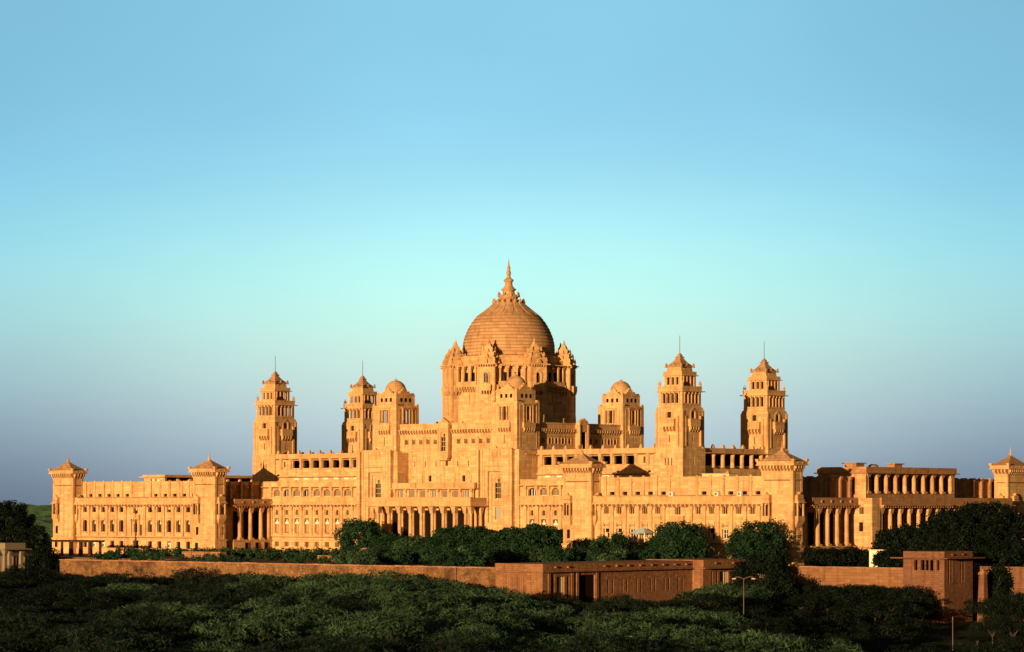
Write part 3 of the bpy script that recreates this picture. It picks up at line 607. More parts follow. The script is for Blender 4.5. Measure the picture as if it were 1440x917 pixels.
# ---- middle walls between wings and centre
def midwall(sg):
    mb = MB().use(STONE); S = Fr('S', 16.0)
    x0, x1 = (min(sg * 21.6, sg * 49.2), max(sg * 21.6, sg * 49.2))
    us = [sg * (24.6 + M * k) for k in range(8)]
    ops = []
    for u in us: ops += [(u - .95, u + .95, 10.95, 12.5), (u - .35, u + .35, 7.2, 8.3), (u - .62, u + .62, 3.5, 6.5), (u - .6, u + .6, .75, 1.85)]
    mb.facade(S, x0, x1, -1.2, 14.0, ops, .5)
    mb.box(x0, x1, 16.6, 20.9, -1.2, 13.4)
    mb.box(x0, x1, 16.03, 16.6, 13.6, 13.98)
    mb.use(TRIM)
    mb.ledge(S, x0, x1, 2.75, 3.0, .3); mb.ledge(S, x0, x1, 2.05, 2.25, .18); mb.ledge(S, x0, x1, -1.2, .25, .2)
    mb.ledge(S, x0, x1, 9.25, 9.45, .6); mb.ledge(S, x0, x1, 9.45, 10.75, .3); mb.ledge(S, x0, x1, 10.72, 10.85, .42)
    mb.corbels(S, x0, x1, 8.75, 9.25, .45, .97, .26)
    mb.use(GRIME_SHADE); mb.ledge(S, x0, x1, 12.62, 12.84, .05); mb.ledge(S, x0, x1, 2.6, 2.74, .06); mb.ledge(S, x0, x1, 9.12, 9.24, .42); mb.use(TRIM)
    mb.ledge(S, x0, x1, 12.85, 13.0, .75, -.2); mb.ledge(S, x0, x1, 13.85, 14.05, .15, -.5)
    for i in range(9):
        u = sg * (24.6 - M / 2 + M * i)
        mb.fbox(S, u - .28, u + .28, -.03, .25, 3.0, 8.95); mb.fbox(S, u - .42, u + .42, -.02, .42, 8.2, 8.95)
        mb.fbox(S, u - .2, u + .2, -.03, .28, 10.85, 12.2); mb.fbox(S, u - .35, u + .35, -.03, .5, 12.2, 12.85)
    for u in us:
        mb.fbox(S, u - .85, u + .85, -.03, .12, 6.8, 7.0); mb.fbox(S, u - .8, u + .8, .28, .36, 9.7, 10.5)
        for s in (-1, 1): mb.fbox(S, u + s * .62 - .08, u + s * .62 + .08, -.02, .14, 7.0, 8.5)
        mb.fbox(S, u - .8, u + .8, -.03, .2, 8.5, 8.62); mb.fbox(S, u - .75, u + .75, -.03, .18, 3.2, 3.48)
    e = build('middle_range', mb, STONE, PAL)
    for i, u in enumerate(us):
        st = ('archopen' if (i in (4, 6)) else 'archbars') if sg < 0 else ('archopen' if i == 0 else 'archbars')
        win(e, S, u, 10.95, 1.9, 1.55, st); win(e, S, u, 7.2, .7, 1.1, 'arch'); win(e, S, u, 3.5, 1.24, 3.0, 'pediment')
        win(e, S, u, .75, 1.2, 1.1, 'lancets', name='ground_floor_window')
    # gallery storey behind, with its row of square openings and a crest of posts
    mb = MB().use(STONE); G = Fr('S', 21.0)
    g0, g1 = (min(sg * 21.7, sg * 50.8), max(sg * 21.7, sg * 50.8))
    gus = [sg * (24.2 + 2.9 * k) for k in range(9)]
    last = gus.pop() ; 
    mb.facade(G, g0, g1, 12.8, 19.0, [(u - 1.0, u + 1.0, 16.8, 18.4, .45) for u in gus] + [(sg * 47.9 - .25, sg * 47.9 + .25, 17.0, 18.2, .4)], .45)
    mb.box(g0, g1, 24.0, 25, 12.8, 19.7); mb.box(g0, g1, 21.02, 25, 18.95, 19.2)
    mb.use(GRIME_SHADE); mb.ledge(G, g0, g1, 18.5, 18.74, .05); mb.ledge(G, g0, g1, 14.84, 14.99, .3); mb.use(TRIM); mb.ledge(G, g0, g1, 18.75, 18.9, .75, -.1); mb.ledge(G, g0, g1, 18.9, 19.75, .12, -.4); mb.ledge(G, g0, g1, 15.0, 15.2, .5)
    mb.ledge(G, g0, g1, 16.5, 16.7, .12)
    merlons(mb, G, g0 + .8, g1 - .8, 19.7, 2.9)
    for u in gus: mb.lathe(u + 1.45, 21.3 - .45, [(.12, 19.15), (.14, 19.4)], 6); mb.fbox(G, u - .1, u + .1, .06, .2, 15.8, 16.1)
    mb.use(WHITE)
    for i, u in enumerate(gus): mb.fbox(G, u - .55, u + .75, -.03, .06, 14.45, 14.8)
    for u in gus: mb.use(CREAM); mb.fbox(G, u - .6, u - .45, -2.7, -2.5, 16.9, 18.3)
    for i in range(10):
        u = sg * (24.2 - 1.45 + 2.9 * i)
        if abs(u) < 50: mb.use(TRIM); mb.lathe(u, 21.0 - .05, [(.36, 16.75), (.3, 17.0), (.27, 17.9), (.42, 18.4), (.5, 18.75)], 10, 0, True)
    g = build('gallery', mb, STONE, PAL)
    mb = MB().use(DARK); mb.box(g0 + .1, g1 - .1, 23.7, 23.95, 16.3, 18.9); mb.box(g0 + .1, g1 - .1, 21.5, 23.95, 16.3, 16.6); build('gallery_back_wall', mb, DARK, g)  # near-black lining puts the gallery's inner shade into its colour
    return e
midwall(-1); midwall(1)
# east and rear galleries between the towers
def side_gallery(xp, sg):
    k = 'E' if sg > 0 else 'W'
    mb = MB().use(STONE); G = Fr(k, xp)
    us = [29.2 + 2.95 * i for i in range(6)]
    mb.facade(G, 27.2, 47.0, 12.8, 19.0, [(u - 1.25, u + 1.25, 16.5, 18.6, .3) for u in us], .3)
    mb.box(xp - sg * 3.4, xp - sg * 2.5, 24, 50, 12.8, 19.6); mb.box(xp - sg * .02, xp - sg * 3, 27, 47, 18.9, 19.2)
    mb.use(TRIM); mb.ledge(G, 27.2, 47.6, 18.75, 18.92, .9, -.1); mb.ledge(G, 27.2, 47, 18.92, 19.75, .12, -.4)
    merlons(mb, G, 28, 46.5, 19.7, 2.9)
    for u in us: mb.lathe(*G.P(u + 1.47, .05, 0)[:2], [(.5, 16.1), (.42, 16.6), (.4, 18.0), (.55, 18.75)], 12, 0, True)
    g = build('gallery', mb, STONE, PAL)
    mb = MB().use(DARK); mb.fbox(G, 27.2, 47, -2.45, -2.3, 16.0, 18.9); mb.fbox(G, 27.2, 47, -2.45, -.35, 16.0, 16.3); build('gallery_back_wall', mb, DARK, g)  # inner shade of the side gallery painted as a near-black lining
side_gallery(56.4, 1); side_gallery(-56.4, -1)
mb = MB().use(STONE)
mb.box(-53, 53, 49.5, 53, 12.8, 19.5); mb.box(-48.9, 48.9, 52, 71.5, -1.2, 13.4); mb.box(-49.4, 49.4, 21.05, 51.9, -1.2, 13.3)
mb.use(TRIM)
for k in range(35): mb.frus(-51 + k * 3, 52.4, .3, .3, 19.5, .12, .12, 20.4)
build('rear_range', mb, STONE, PAL)

# ---- central block with its two pylons
mb = MB().use(STONE)
C0 = Fr('S', 18.8)
slits = [(u - .12, u + .12, 16.75, 17.85) for u in (-8.6, -5.75, -2.9, 2.9, 5.75, 8.6)]
co = slits + [(-.3, .3, 16.85, 17.8), (-4.9, -4.1, 13.8, 15.0), (4.1, 4.9, 13.8, 15.0)]
mb.facade(C0, -12, 12, 10, 19.75, co, .4)
mb.box(-12, 12, 19.4, 24, 10, 19.7)
mb.use(TRIM); mb.ledge(C0, -12, 12, 19.6, 19.8, .12, -.6)
for u in (-6.6, 2.2, -1.6, 6.4): mb.fbox(C0, u - .2, u + .2, -.02, .16, 13.2, 15.3)
cb = build('centre_wall', mb, STONE, PAL)
for s in slits: win(cb, C0, (s[0] + s[1]) / 2, s[2], .24, 1.1, 'slit', .4, name='slit_window')
win(cb, C0, 0, 16.85, .6, .95, 'dark', .4)
for u in (-4.5, 4.5): win(cb, C0, u, 13.8, .8, 1.2, 'dark', .4)
for sg in (-1, 1):
    mb = MB().use(STONE); Pf = Fr('S', 15.4); c = sg * 16.0
    lo, hi = c - 4.0, c + 4.0
    mb.facade(Pf, lo, hi, -1.2, 19.95, [(c - 2.05, c + 2.05, 5.8, 15.6, .35)], .35)
    P2 = Fr('S', 15.75)
    mb.facade(P2, c - 2.05, c + 2.05, 5.8, 15.6, [(c - 1.45, c + 1.45, 5.8, 15.0, .25)], .25)
    P3 = Fr('S', 16.0)
    mb.facade(P3, c - 1.45, c + 1.45, 5.8, 15.0, [(c - .8, c + .8, 10.4, 14.6), (c - .8, c + .8, 6.4, 8.8)], .35)
    mb.box(lo, hi, 16.4, 21, -1.2, 19.9); mb.box(lo, hi, 15.42, 16.4, 16, 19.9); mb.box(lo, c - 2.1, 15.42, 16.4, -1.2, 16); mb.box(c + 2.1, hi, 15.42, 16.4, -1.2, 16)
    # stepped side strips
    for s in (-1, 1):
        a = c + s * 4.0; b = c + s * 5.7
        mb.box(a, b, 16.3, 20.95, -1.2, 19.6); mb.box(c + s * 4.75, b, 15.6, 16.3, -1.2, 19.8)
    mb.use(TRIM)
    mb.ledge(Pf, c - 1.9, c + 1.9, 9.1, 9.25, -.05, -.4)
    # coat of arms relief
    mb.extr(Pf, [(c - 1.2, 18.3), (c + 1.2, 18.3), (c + 1.25, 19.7), (c + .6, 20.15), (c + .3, 20.0), (c, 20.5), (c - .3, 20.0), (c - .7, 20.15), (c - 1.2, 19.7)], -.3, .18)
    mb.extr(Pf, [(c - .5, 18.6), (c, 18.4), (c + .5, 18.6), (c + .5, 19.5), (c - .5, 19.5)], .15, .28)
    for s in (-1, 1): mb.extr(Pf, [(c + s * .6, 18.55), (c + s * 1.05, 18.5), (c + s * 1.1, 19.3), (c + s * .8, 19.6)], .15, .26)
    mb.ledge(Pf, lo, hi, 19.9, 20.08, .1, -.5); mb.ledge(Pf, lo, hi, -1.2, .3, .2)
    mb.use(GRIME_SHADE)  # dark outlines paint edge shade around the recessed panels
    for q, z in ((2.05, 15.6), (2.9, 16.6)):
        mb.fbox(Pf, c - q - .08, c - q, -.02, .012, 5.8, z + .08); mb.fbox(Pf, c - q, c + q * .6, -.02, .012, z, z + .08)
    mb.fbox(Pf, c + 3.3, c + 3.4, -.02, .012, -1, 19.8); mb.fbox(Pf, c - 3.5, c - 3.42, -.02, .012, -1, 19.8); mb.use(TRIM)
    # stone courses standing slightly proud
    for z in (5.3, 10.0): mb.ledge(Pf, lo, c - 2.05, z, z + .08, .04); mb.ledge(Pf, c + 2.05, hi, z, z + .08, .04)
    e = build('pylon', mb, STONE, PAL)
    win(e, P3, c, 10.4, 1.6, 4.2, 'tracery', .35); win(e, P3, c, 6.4, 1.6, 2.4, 'slats', .35)
    mb = MB().use(TRIM); mb.ledge(P3, c - .75, c + .75, 8.9, 10.3, .08); mb.fbox(P3, c - .3, c + .3, .06, .16, 9.3, 9.9); build('relief_panel', mb, TRIM, e)
# east flank of the central block, and its mirror
mb = MB().use(STONE)
Ef = Fr('E', 21.72)
mb.facade(Ef, 16.1, 21.0, -1.2, 19.6, [(19.0, 19.5, 16.6, 17.9)], .4)
mb.use(TRIM); mb.fbox(Ef, 17.4, 20, 0, .3, 18.8, 19.0)
fl = build('flank_wall', mb, STONE, PAL); win(fl, Ef, 19.25, 16.6, .5, 1.3, 'slit', .4)
# level two terrace front with seven windows
mb = MB().use(STONE); L2 = Fr('S', 15.0)
us = [M * k for k in range(-3, 4)]
mb.facade(L2, -10.6, 10.6, 8.5, 13.3, [(u - .8, u + .8, 10.6, 12.05) for u in us], .45)
mb.box(-10.6, 10.6, 15.5, 18.9, 8.5, 13.2)
mb.box(-10.6, 10.6, 15.02, 15.5, 12.3, 13.3)
mb.use(GRIME_SHADE); mb.ledge(L2, -10.9, 10.9, 12.1, 12.29, .05); mb.use(TRIM); mb.ledge(L2, -11.4, 11.4, 12.3, 12.45, .7, -.1); mb.ledge(L2, -11.0, 11.0, 12.45, 13.45, .25, -.35); mb.ledge(L2, -11.05, 11.05, 13.4, 13.52, .33, -.4)
for i in range(8):
    u = -3.5 * M + M * i; mb.fbox(L2, u - .16, u + .16, -.02, .2, 10.5, 11.7); mb.fbox(L2, u - .26, u + .26, -.02, .45, 11.7, 12.3)
e = build('terrace_storey', mb, STONE, PAL)
for i, u in enumerate(us): win(e, L2, u, 10.6, 1.6, 1.45, 'bars' if i in (0, 3, 6) else 'lattice', .45)
# portico
mb = MB().use(STONE); Pp = Fr('S', 11.0)
mb.box(-13.4, 13.4, 11.0, 15.3, 9.15, 10.0); mb.box(-13.4, 13.4, 11.0, 15.3, -1.2, 1.6)
mb.use(GRIME_SHADE); mb.box(-13.5, 13.5, 10.9, 11.0, 9.13, 9.3); mb.use(TRIM); mb.box(-14.1, 14.1, 10.3, 15.2, 8.92, 9.12); mb.box(-13.6, 13.6, 10.8, 11.3, 9.12, 10.6); mb.box(13.1, 13.6, 11.3, 15.2, 9.12, 10.6); mb.box(-13.6, -13.1, 11.3, 15.2, 9.12, 10.6)
mb.box(-13.7, 13.7, 10.7, 11.4, 10.6, 10.72)
mb.use(STONE); Pb = Fr('S', 15.05)
bus = [M * k + M / 2 for k in range(-4, 4)]
mb.facade(Pb, -12, 12, 1.6, 8.9, [(u - 1.0, u + 1.0, 1.7, 8.2) for u in bus], .3)
e = build('portico', mb, STONE, PAL)
for k in range(-4, 5): col(e, M * k, 11.6, 1.6, 7.32, .37)
for x, y in ((-13.0, 11.6), (13.0, 11.6), (13.0, 14.4), (-13.0, 14.4), (11.68 + .0, 14.4)): col(e, x, y, 1.6, 7.32, .32)
for u in bus: win(e, Pb, u, 1.7, 2.0, 6.5, 'dark', .3, name='doorway')
for k in range(3):
    pass
mb = MB().use(STONE)
for k in range(6): mb.box(-6, 6, 8.6 + k * .4, 11.0, -1.2, -.8 + k * .4)
build('portico_steps', mb, STONE, PAL)

# ---- upper central square storey with bracketed cornice, between the domed kiosks
mb = MB().use(STONE)
tiers = {'S': Fr('S', 18.9), 'E': Fr('E', 18.6), 'W': Fr('W', -18.6), 'N': Fr('N', 55.2)}
wl = []
for k, f in tiers.items():
    c = 0 if k in 'SN' else 37.05
    off = [3.1, 5.05, 7.0, 8.95, 10.9]
    us = [c + s * o for s in (-1, 1) for o in off]
    a, b = c - 18.1, c + 18.1
    hs = [(u - .42, u + .42, 21.15, 22.15) for u in us]
    mb.facade(f, a if k in 'EW' else -18.6, b if k in 'EW' else 18.6, 13.0 if k != 'S' else 19.8, 25.1, hs, .35)
    wl += [(f, u) for u in us]
mb.box(-18.2, 18.2, 19.3, 54.8, 19.0, 24.7)
mb.use(TRIM)
for k, f in tiers.items():
    c = 0 if k in 'SN' else 37.05; a, b = c - 12.9, c + 12.9
    mb.ledge(f, a, b, 24.9, 25.2, .12, -.4); mb.ledge(f, a, b, 23.9, 24.05, .55); mb.corbels(f, a, b, 23.15, 23.9, .5, .74, .28)
    mb.ledge(f, a, b, 22.5, 22.6, .08); mb.ledge(f, a, b, 20.7, 20.8, .08)
    if k in 'EW': mb.ledge(f, a, b, 20.0, 20.3, .1)
    for u in (c + s * o for s in (-1, 1) for o in (3.1, 5.05, 7.0, 8.95, 10.9)):
        mb.fbox(f, u - .55, u - .42, -.02, .1, 21.1, 22.3); mb.fbox(f, u + .42, u + .55, -.02, .1, 21.1, 22.3)
t4 = build('upper_storey', mb, STONE, PAL)
for f, u in wl: win(t4, f, u, 21.15, .84, 1.0, 'lancets', .35)
for k, f in tiers.items():
    c = 0 if k in 'SN' else 37.05; mb = MB().use(STONE); n = 1.1; g = Fr(k, f.p + {'S': -n, 'N': n, 'E': n, 'W': -n}[k])
    mb.facade(g, c - 1.3, c + 1.3, 18.9, 25.3, [(c - .72, c + .72, 19.7, 23.5)], .5)
    for s in (-1, 1): mb.fbox(g, c + s * 1.3, c + s * 1.0, -n + .02, -.004, 18.9, 25.3)
    mb.fbox(g, c - 1.0, c + 1.0, -n + .02, -.55, 18.9, 25.3); mb.fbox(g, c - 1.3, c + 1.3, -n, -.01, 18.85, 18.9)
    mb.fbox(g, c - .99, c + .99, -.55, -.01, 24.6, 25.28)
    mb.use(TRIM)
    mb.fbox(g, c - 1.45, c - 1.1, -.5, .15, 19.4, 24.9); mb.fbox(g, c + 1.1, c + 1.45, -.5, .15, 19.4, 24.9)
    pts = [(c + 1.25, 25.3), (c + 1.2, 25.55), (c + .8, 25.7), (c + .5, 25.95), (c + .2, 26.0), (c, 26.3), (c - .2, 26.0), (c - .5, 25.95), (c - .8, 25.7), (c - 1.2, 25.55), (c - 1.25, 25.3)]
    mb.extr(g, pts, -.6, .1)
    if k in 'SN': mb.fbox(g, c - 1.8, c + 1.5, -.5, .35, 18.35, 18.6); mb.fbox(g, c - 1.5, c + 1.2, -.5, .28, 17.9, 18.35)
    mb.fbox(g, c - 1.45, c + 1.45, -.5, .3, 18.6, 19.3)
    e = build('balcony_bay', mb, STONE, t4); 
    win(t4, g, c, 19.7, 1.44, 3.8, 'tracery' if k == 'S' else 'dark', .5)

# ---- domed kiosks
def kiosk(cx, cy):
    mb = MB().use(STONE); h = 3.28
    fr = {'S': Fr('S', cy - h), 'N': Fr('N', cy + h), 'E': Fr('E', cx + h), 'W': Fr('W', cx - h)}
    pane = []
    for k, f in fr.items():
        c = cx if k in 'SN' else cy
        ops = [(c - 1.15, c - .75, 25.5, 28.1, .5), (c - .45, c + .45, 25.5, 28.1, .5), (c + .75, c + 1.15, 25.5, 28.1, .5), (c - .12, c + .12, 21.0, 22.7, .3)]
        mb.facade(f, c - h, c + h, 18.8 if k == 'S' else 19.0, 28.95, ops, .5); pane.append((f, c))
    mb.box(cx - h + .01, cx + h - .01, cy - h + .01, cy + h - .01, 24.9, 25.2)
    # solid core below the loggia so that slits are closed
    mb.box(cx - h + .35, cx + h - .35, cy - h + .35, cy + h - .35, 18.5, 24.9)
    # set back upper stage with stepped parapet
    g = 2.7
    f2 = {'S': Fr('S', cy - g), 'N': Fr('N', cy + g), 'E': Fr('E', cx + g), 'W': Fr('W', cx - g)}
    mb.box(cx - h + .01, cx + h - .01, cy - h + .01, cy + h - .01, 28.75, 28.96)
    mb.box(cx - g, cx + g, cy - g, cy + g, 28.96, 31.0)
    mb.use(TRIM)
    for k, f in fr.items():
        c = cx if k in 'SN' else cy
        # lower shoulders at the corners, tall centre panel rising to the upper stage
        mb.fbox(f, c - 1.5, c - 1.2, -.02, .14, 24.9, 28.4); mb.fbox(f, c + 1.2, c + 1.5, -.02, .14, 24.9, 28.4)
        mb.fbox(f, c - 1.8, c + 1.8, -.02, .22, 28.4, 28.6); mb.fbox(f, c - 1.7, c + 1.7, -.02, .4, 24.0, 25.0); mb.corbels(f, c - 1.7, c + 1.7, 23.2, 24.0, .42, .68, .27)
        for q in (-.6, .6): mb.fbox(f, c + q - .1, c + q + .1, -.1, .1, 25.2, 28.2)
        mb.fbox(f, c - 2.5, c - 2.3, -.02, .06, 20.2, 28.4); mb.fbox(f, c + 2.3, c + 2.5, -.02, .06, 20.2, 28.4)
    mb.box(cx - g - .08, cx + g + .08, cy - g - .08, cy + g + .08, 31.0, 31.12)
    for k, f in f2.items():
        c = cx if k in 'SN' else cy
        mb.fbox(f, c - 1.9, c + 1.9, -.5, 0.02, 31.12, 31.5)
        mb.fbox(f, c - 1.3, c + 1.3, -.7, -.1, 31.5, 31.85); mb.fbox(f, c - .7, c + .7, -.85, -.25, 31.85, 32.25); mb.fbox(f, c - .25, c + .25, -.6, -.35, 32.25, 32.6)
    for sx in (-1, 1):
        for sy in (-1, 1):
            mb.frus(cx + sx * 2.35, cy + sy * 2.35, .35, .35, 31.12, .2, .2, 31.55)
            mb.frus(cx + sx * 2.95, cy + sy * 2.95, .3, .3, 28.96, .25, .25, 29.35)
    e = build('domed_kiosk', mb, STONE, PAL)
    for k, f in f2.items():
        c = cx if k in 'SN' else cy
        for q in (-1.25, 0, 1.25): win(e, f, c + q, 29.75, .55, .75, 'slit', .03, .04, name='square_vent')
    for f, c in pane: win(e, f, c, 21.0, .24, 1.7, 'slit', .3, name='slit_window')
    mb = MB().use(DOMEM); prof = [(2.2, 31.1), (2.2, 31.9)]
    for i in range(11):
        a = math.pi / 2 * i / 10; prof.append((2.08 * math.cos(a) + .02, 31.95 + 2.15 * math.sin(a)))
    mb.lathe(cx, cy, prof, 28, 0, False)
    for i in range(1, 6):
        a = math.pi / 2 * i / 7; r = 2.1 * math.cos(a); z = 31.95 + 2.15 * math.sin(a); mb.lathe(cx, cy, [(r + .05, z - .06), (r + .07, z), (r + .02, z + .07)], 28)
    build('dome', mb, DOMEM, e)
    mb = MB().use(TRIM); mb.lathe(cx, cy, [(.3, 34.05), (.35, 34.2), (.1, 34.4), (.02, 34.7)], 8); build('finial', mb, TRIM, e)
for cx in (-16, 16):
    for cy in (21.05, 52.9): kiosk(cx, cy)

# ---- the four tall towers
def tower_mesh_parts():
    out = []
    mb = MB().use(STONE)
    def fr4(h): return {'S': Fr('S', -h), 'N': Fr('N', h), 'E': Fr('E', h), 'W': Fr('W', -h)}
    # base
    F0 = fr4(3.35)
    for f in F0.values(): mb.facade(f, -3.35, 3.35, -1.2, 19.6, [(u - .13, u + .13, 16.5, 17.9) for u in (-.75, 0, .75)] , .3)
    mb.box(-3.0, 3.0, -3.0, 3.0, -1.2, 19.4); mb.box(-3.34, 3.34, -3.34, 3.34, 19.45, 19.6)
    F1 = fr4(3.1)
    for f in F1.values(): mb.facade(f, -3.1, 3.1, 19.6, 26.9, [(-.5, .5, 25.2, 26.5), (-.13, .13, 20.7, 22.1)], .3)
    mb.box(-2.75, 2.75, -2.75, 2.75, 19.6, 26.8); mb.box(-3.09, 3.09, -3.09, 3.09, 26.7, 26.9)
    mb.frus(0, 0, 3.1, 3.1, 26.9, 2.85, 2.85, 27.3)
    mb.use(TRIM)
    for f in F1.values():
        mb.fbox(f, -1.5, 1.5, -.02, .62, 23.6, 24.9); mb.corbels(f, -1.5, 1.5, 22.7, 23.6, .58, .7, .28); mb.fbox(f, -1.6, 1.6, -.02, .7, 24.9, 25.0)
        mb.fbox(f, 1.9, 2.35, -.02, .3, 20.0, 25.6); mb.fbox(f, -2.35, -1.9, -.02, .12, 20.0, 25.6)
        mb.fbox(f, -3.14, 3.14, -.02, .05, 26.3, 26.45); mb.extr(f, [(-.9, 25.0), (-.55, 25.0), (-.55, 26.3), (0, 26.8), (.55, 26.3), (.55, 25.0), (.9, 25.0), (.9, 26.4), (0, 27.1), (-.9, 26.4)], -.02, .12)
    for sx in (-1, 1):
        for sy in (-1, 1): mb.box(sx * 2.7, sx * 3.22, sy * 2.7, sy * 3.22, 19.6, 26.6)
    mb.use(STONE)
    F2 = fr4(2.78)
    for f in F2.values(): mb.facade(f, -2.78, 2.78, 27.2, 30.0, [(c - .34, c + .34, 27.9, 29.8) for c in (-1.5, -.5, .5, 1.5)], .45)
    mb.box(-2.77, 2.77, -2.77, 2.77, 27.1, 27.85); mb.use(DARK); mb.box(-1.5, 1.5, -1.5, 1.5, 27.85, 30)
    mb.use(TRIM); mb.box(-3.35, 3.35, -3.35, 3.35, 30.0, 30.16); mb.box(-2.9, 2.9, -2.9, 2.9, 30.16, 31.0); mb.box(-2.95, 2.95, -2.95, 2.95, 30.9, 31.03)
    for f in F2.values():
        for c in (-2.1, -1.0, 0, 1.0, 2.1): mb.fbox(f, c - .09, c + .09, -.02, .12, 27.85, 29.8); mb.fbox(f, c - .16, c + .16, -.02, .3, 29.6, 30.0)
        mb.fbox(f, -2.82, 2.82, -.02, .06, 27.55, 27.75)
    for sx in (-1, 1):
        for sy in (-1, 1): mb.lathe(sx * 2.65, sy * 2.65, [(.26, 31.0), (.26, 31.35), (.32, 31.45), (.18, 31.8), (.03, 32.1)], 8)
    mb.use(STONE); F3 = fr4(2.1)
    for f in F3.values(): mb.facade(f, -2.1, 2.1, 31.0, 32.95, [(c - .3, c + .3, 31.3, 32.7) for c in (-1.05, 0, 1.05)], .4)
    mb.use(DARK); mb.box(-1.1, 1.1, -1.1, 1.1, 31, 32.95)
    mb.use(TRIM); mb.box(-2.5, 2.5, -2.5, 2.5, 32.95, 33.1); mb.box(-2.22, 2.22, -2.22, 2.22, 33.1, 33.75)
    for f in F3.values():
        for c in (-1.55, -.52, .52, 1.55): mb.fbox(f, c - .1, c + .1, -.02, .14, 31.1, 32.9)
    mb.frus(0, 0, 1.7, 1.7, 33.75, 1.6, 1.6, 34.6)
    for f in fr4(1.66).values():
        for c in (-.7, .7): mb.fbox(f, c - .22, c + .22, -.08, .02, 33.95, 34.3)
    out.append(('shaft', mb, STONE))
    rf = MB().use(ROOF)
    rf.box(-1.8, 1.8, -1.8, 1.8, 34.6, 34.8)
    pr = [(1.78, 34.8), (1.35, 35.15), (1.0, 35.5), (.72, 35.9), (.5, 36.25), (.62, 36.35), (.62, 36.5), (.35, 36.6), (.4, 36.8), (.16, 37.1), (.05, 37.3)]
    for i in range(len(pr) - 1): rf.frus(0, 0, pr[i][0], pr[i][0], pr[i][1], pr[i + 1][0], pr[i + 1][0], pr[i + 1][1])
    for sx in (-1, 1):
        for sy in (-1, 1): rf.frus(sx * 1.78, sy * 1.78, .22, .22, 34.5, .12, .12, 35.3)
    for f in fr4(1.8).values(): rf.extr(f, [(-.35, 34.8), (.35, 34.8), (0, 35.25)], -.4, .02)
    out.append(('roof', rf, ROOF))
    pl = MB().use(METAL); pl.lathe(0, 0, [(.07, 37.2), (.05, 40.3), (.02, 40.5)], 6); out.append(('lightning_rod', pl, METAL))
    return out, F0, F1
tp, F0, F1 = tower_mesh_parts()
tower_root = None
for (cx, cy) in ((-53.85, 24), (53.85, 24), (-53.85, 50), (53.85, 50)):
    if tower_root is None:
        shaft = build('tower', tp[0][1], STONE, PAL, (cx, cy, 0)); tower_root = shaft
        for nm, m, mt in tp[1:]: build(nm, m, mt, shaft)
        for f in F1.values():
            win(shaft, f, 0, 25.2, 1.0, 1.3, 'arch', .3); win(shaft, f, 0, 20.7, .26, 1.4, 'slit', .3, name='slit_window')
        for f in F0.values():
            for u in (-.75, 0, .75): win(shaft, f, u, 16.5, .26, 1.4, 'slit', .3, name='slit_window')
    else:
        c = tower_root.copy(); COL.objects.link(c); c.location = (cx, cy, 0)
        for ch in children(tower_root):
            k = ch.copy(); COL.objects.link(k); k.parent = c

# ---- drum, turrets and dome
DX, DY = 0.0, 37.0
mb = MB().use(STONE)
O8 = R(22.5)
mb.lathe(DX, DY, [(12.8, 24.5), (12.7, 29.0), (12.5, 29.2), (12.4, 36.6)], 8, O8)
mb.use(TRIM)
mb.lathe(DX, DY, [(12.7, 36.5), (13.1, 36.6), (13.1, 36.8), (12.0, 36.85), (11.9, 38.2), (12.2, 38.3), (12.2, 38.55), (11.4, 38.6)], 8, O8)
mb.use(STONE); mb.lathe(DX, DY, [(10.9, 36.8), (10.9, 38.0)], 32)
mb.use(TRIM); mb.lathe(DX, DY, [(11.0, 37.2), (11.25, 37.4), (11.25, 38.3), (10.8, 38.5), (10.3, 38.8), (9.5, 38.95)], 32)
ap = 12.4 * math.cos(R(22.5))
drum = build('drum', mb, STONE, PAL)
# balconies and windows on each of the eight recessed bays
for i in range(8):
    a = i * math.pi / 4
    mb = MB().use(TRIM); S_ = Fr('S', 0)
    mb.fbox(S_, -2.7, 2.7, -.3, 1.1, 32.4, 32.6)
    for q in (-2.1, -1.4, -.7, 0, .7, 1.4, 2.1):
        mb.fbox(S_, q - .16, q + .16, -.3, .9, 32.0, 32.4); mb.fbox(S_, q - .15, q + .15, -.3, .6, 31.5, 32.0)
    mb.fbox(S_, -2.7, 2.7, .85, 1.0, 32.6, 33.5)
    for q in (-2.4, -.9, .9, 2.4): mb.fbox(S_, q - .17, q + .17, .55, .9, 32.6, 36.5); mb.fbox(S_, q - .3, q + .3, .4, 1.0, 36.0, 36.5)
    mb.fbox(S_, -2.7, 2.7, -.3, 1.05, 36.5, 36.85)
    for q in range(11): mb.fbox(S_, -2.5 + q * .5 - .1, -2.5 + q * .5 + .1, .3, 1.3, 36.62, 36.78)
    mb.use(DARK); mb.fbox(S_, -1.6, -.5, -.1, .04, 32.7, 35.3); mb.fbox(S_, .5, 1.6, -.1, .04, 32.7, 35.3)
    r = ap + .12
    o = build('drum_balcony', mb, TRIM, drum, (DX + r * math.sin(a), DY - r * math.cos(a), 0), a)
    mb = MB().use(TRIM)
    for q, z in ((-1.6, 27.2), (1.2, 28.4)): mb.fbox(S_, q - .3, q + .3, -.3, .02, z, z + .6)
    mb.fbox(S_, -3.0, 2.6, -.1, .12, 29.4, 29.55); mb.fbox(S_, -.05, .1, -.1, .06, 26, 31)
    build('wall_string', mb, TRIM, drum, (DX + (ap + .28) * math.sin(a), DY - (ap + .28) * math.cos(a), 0), a)
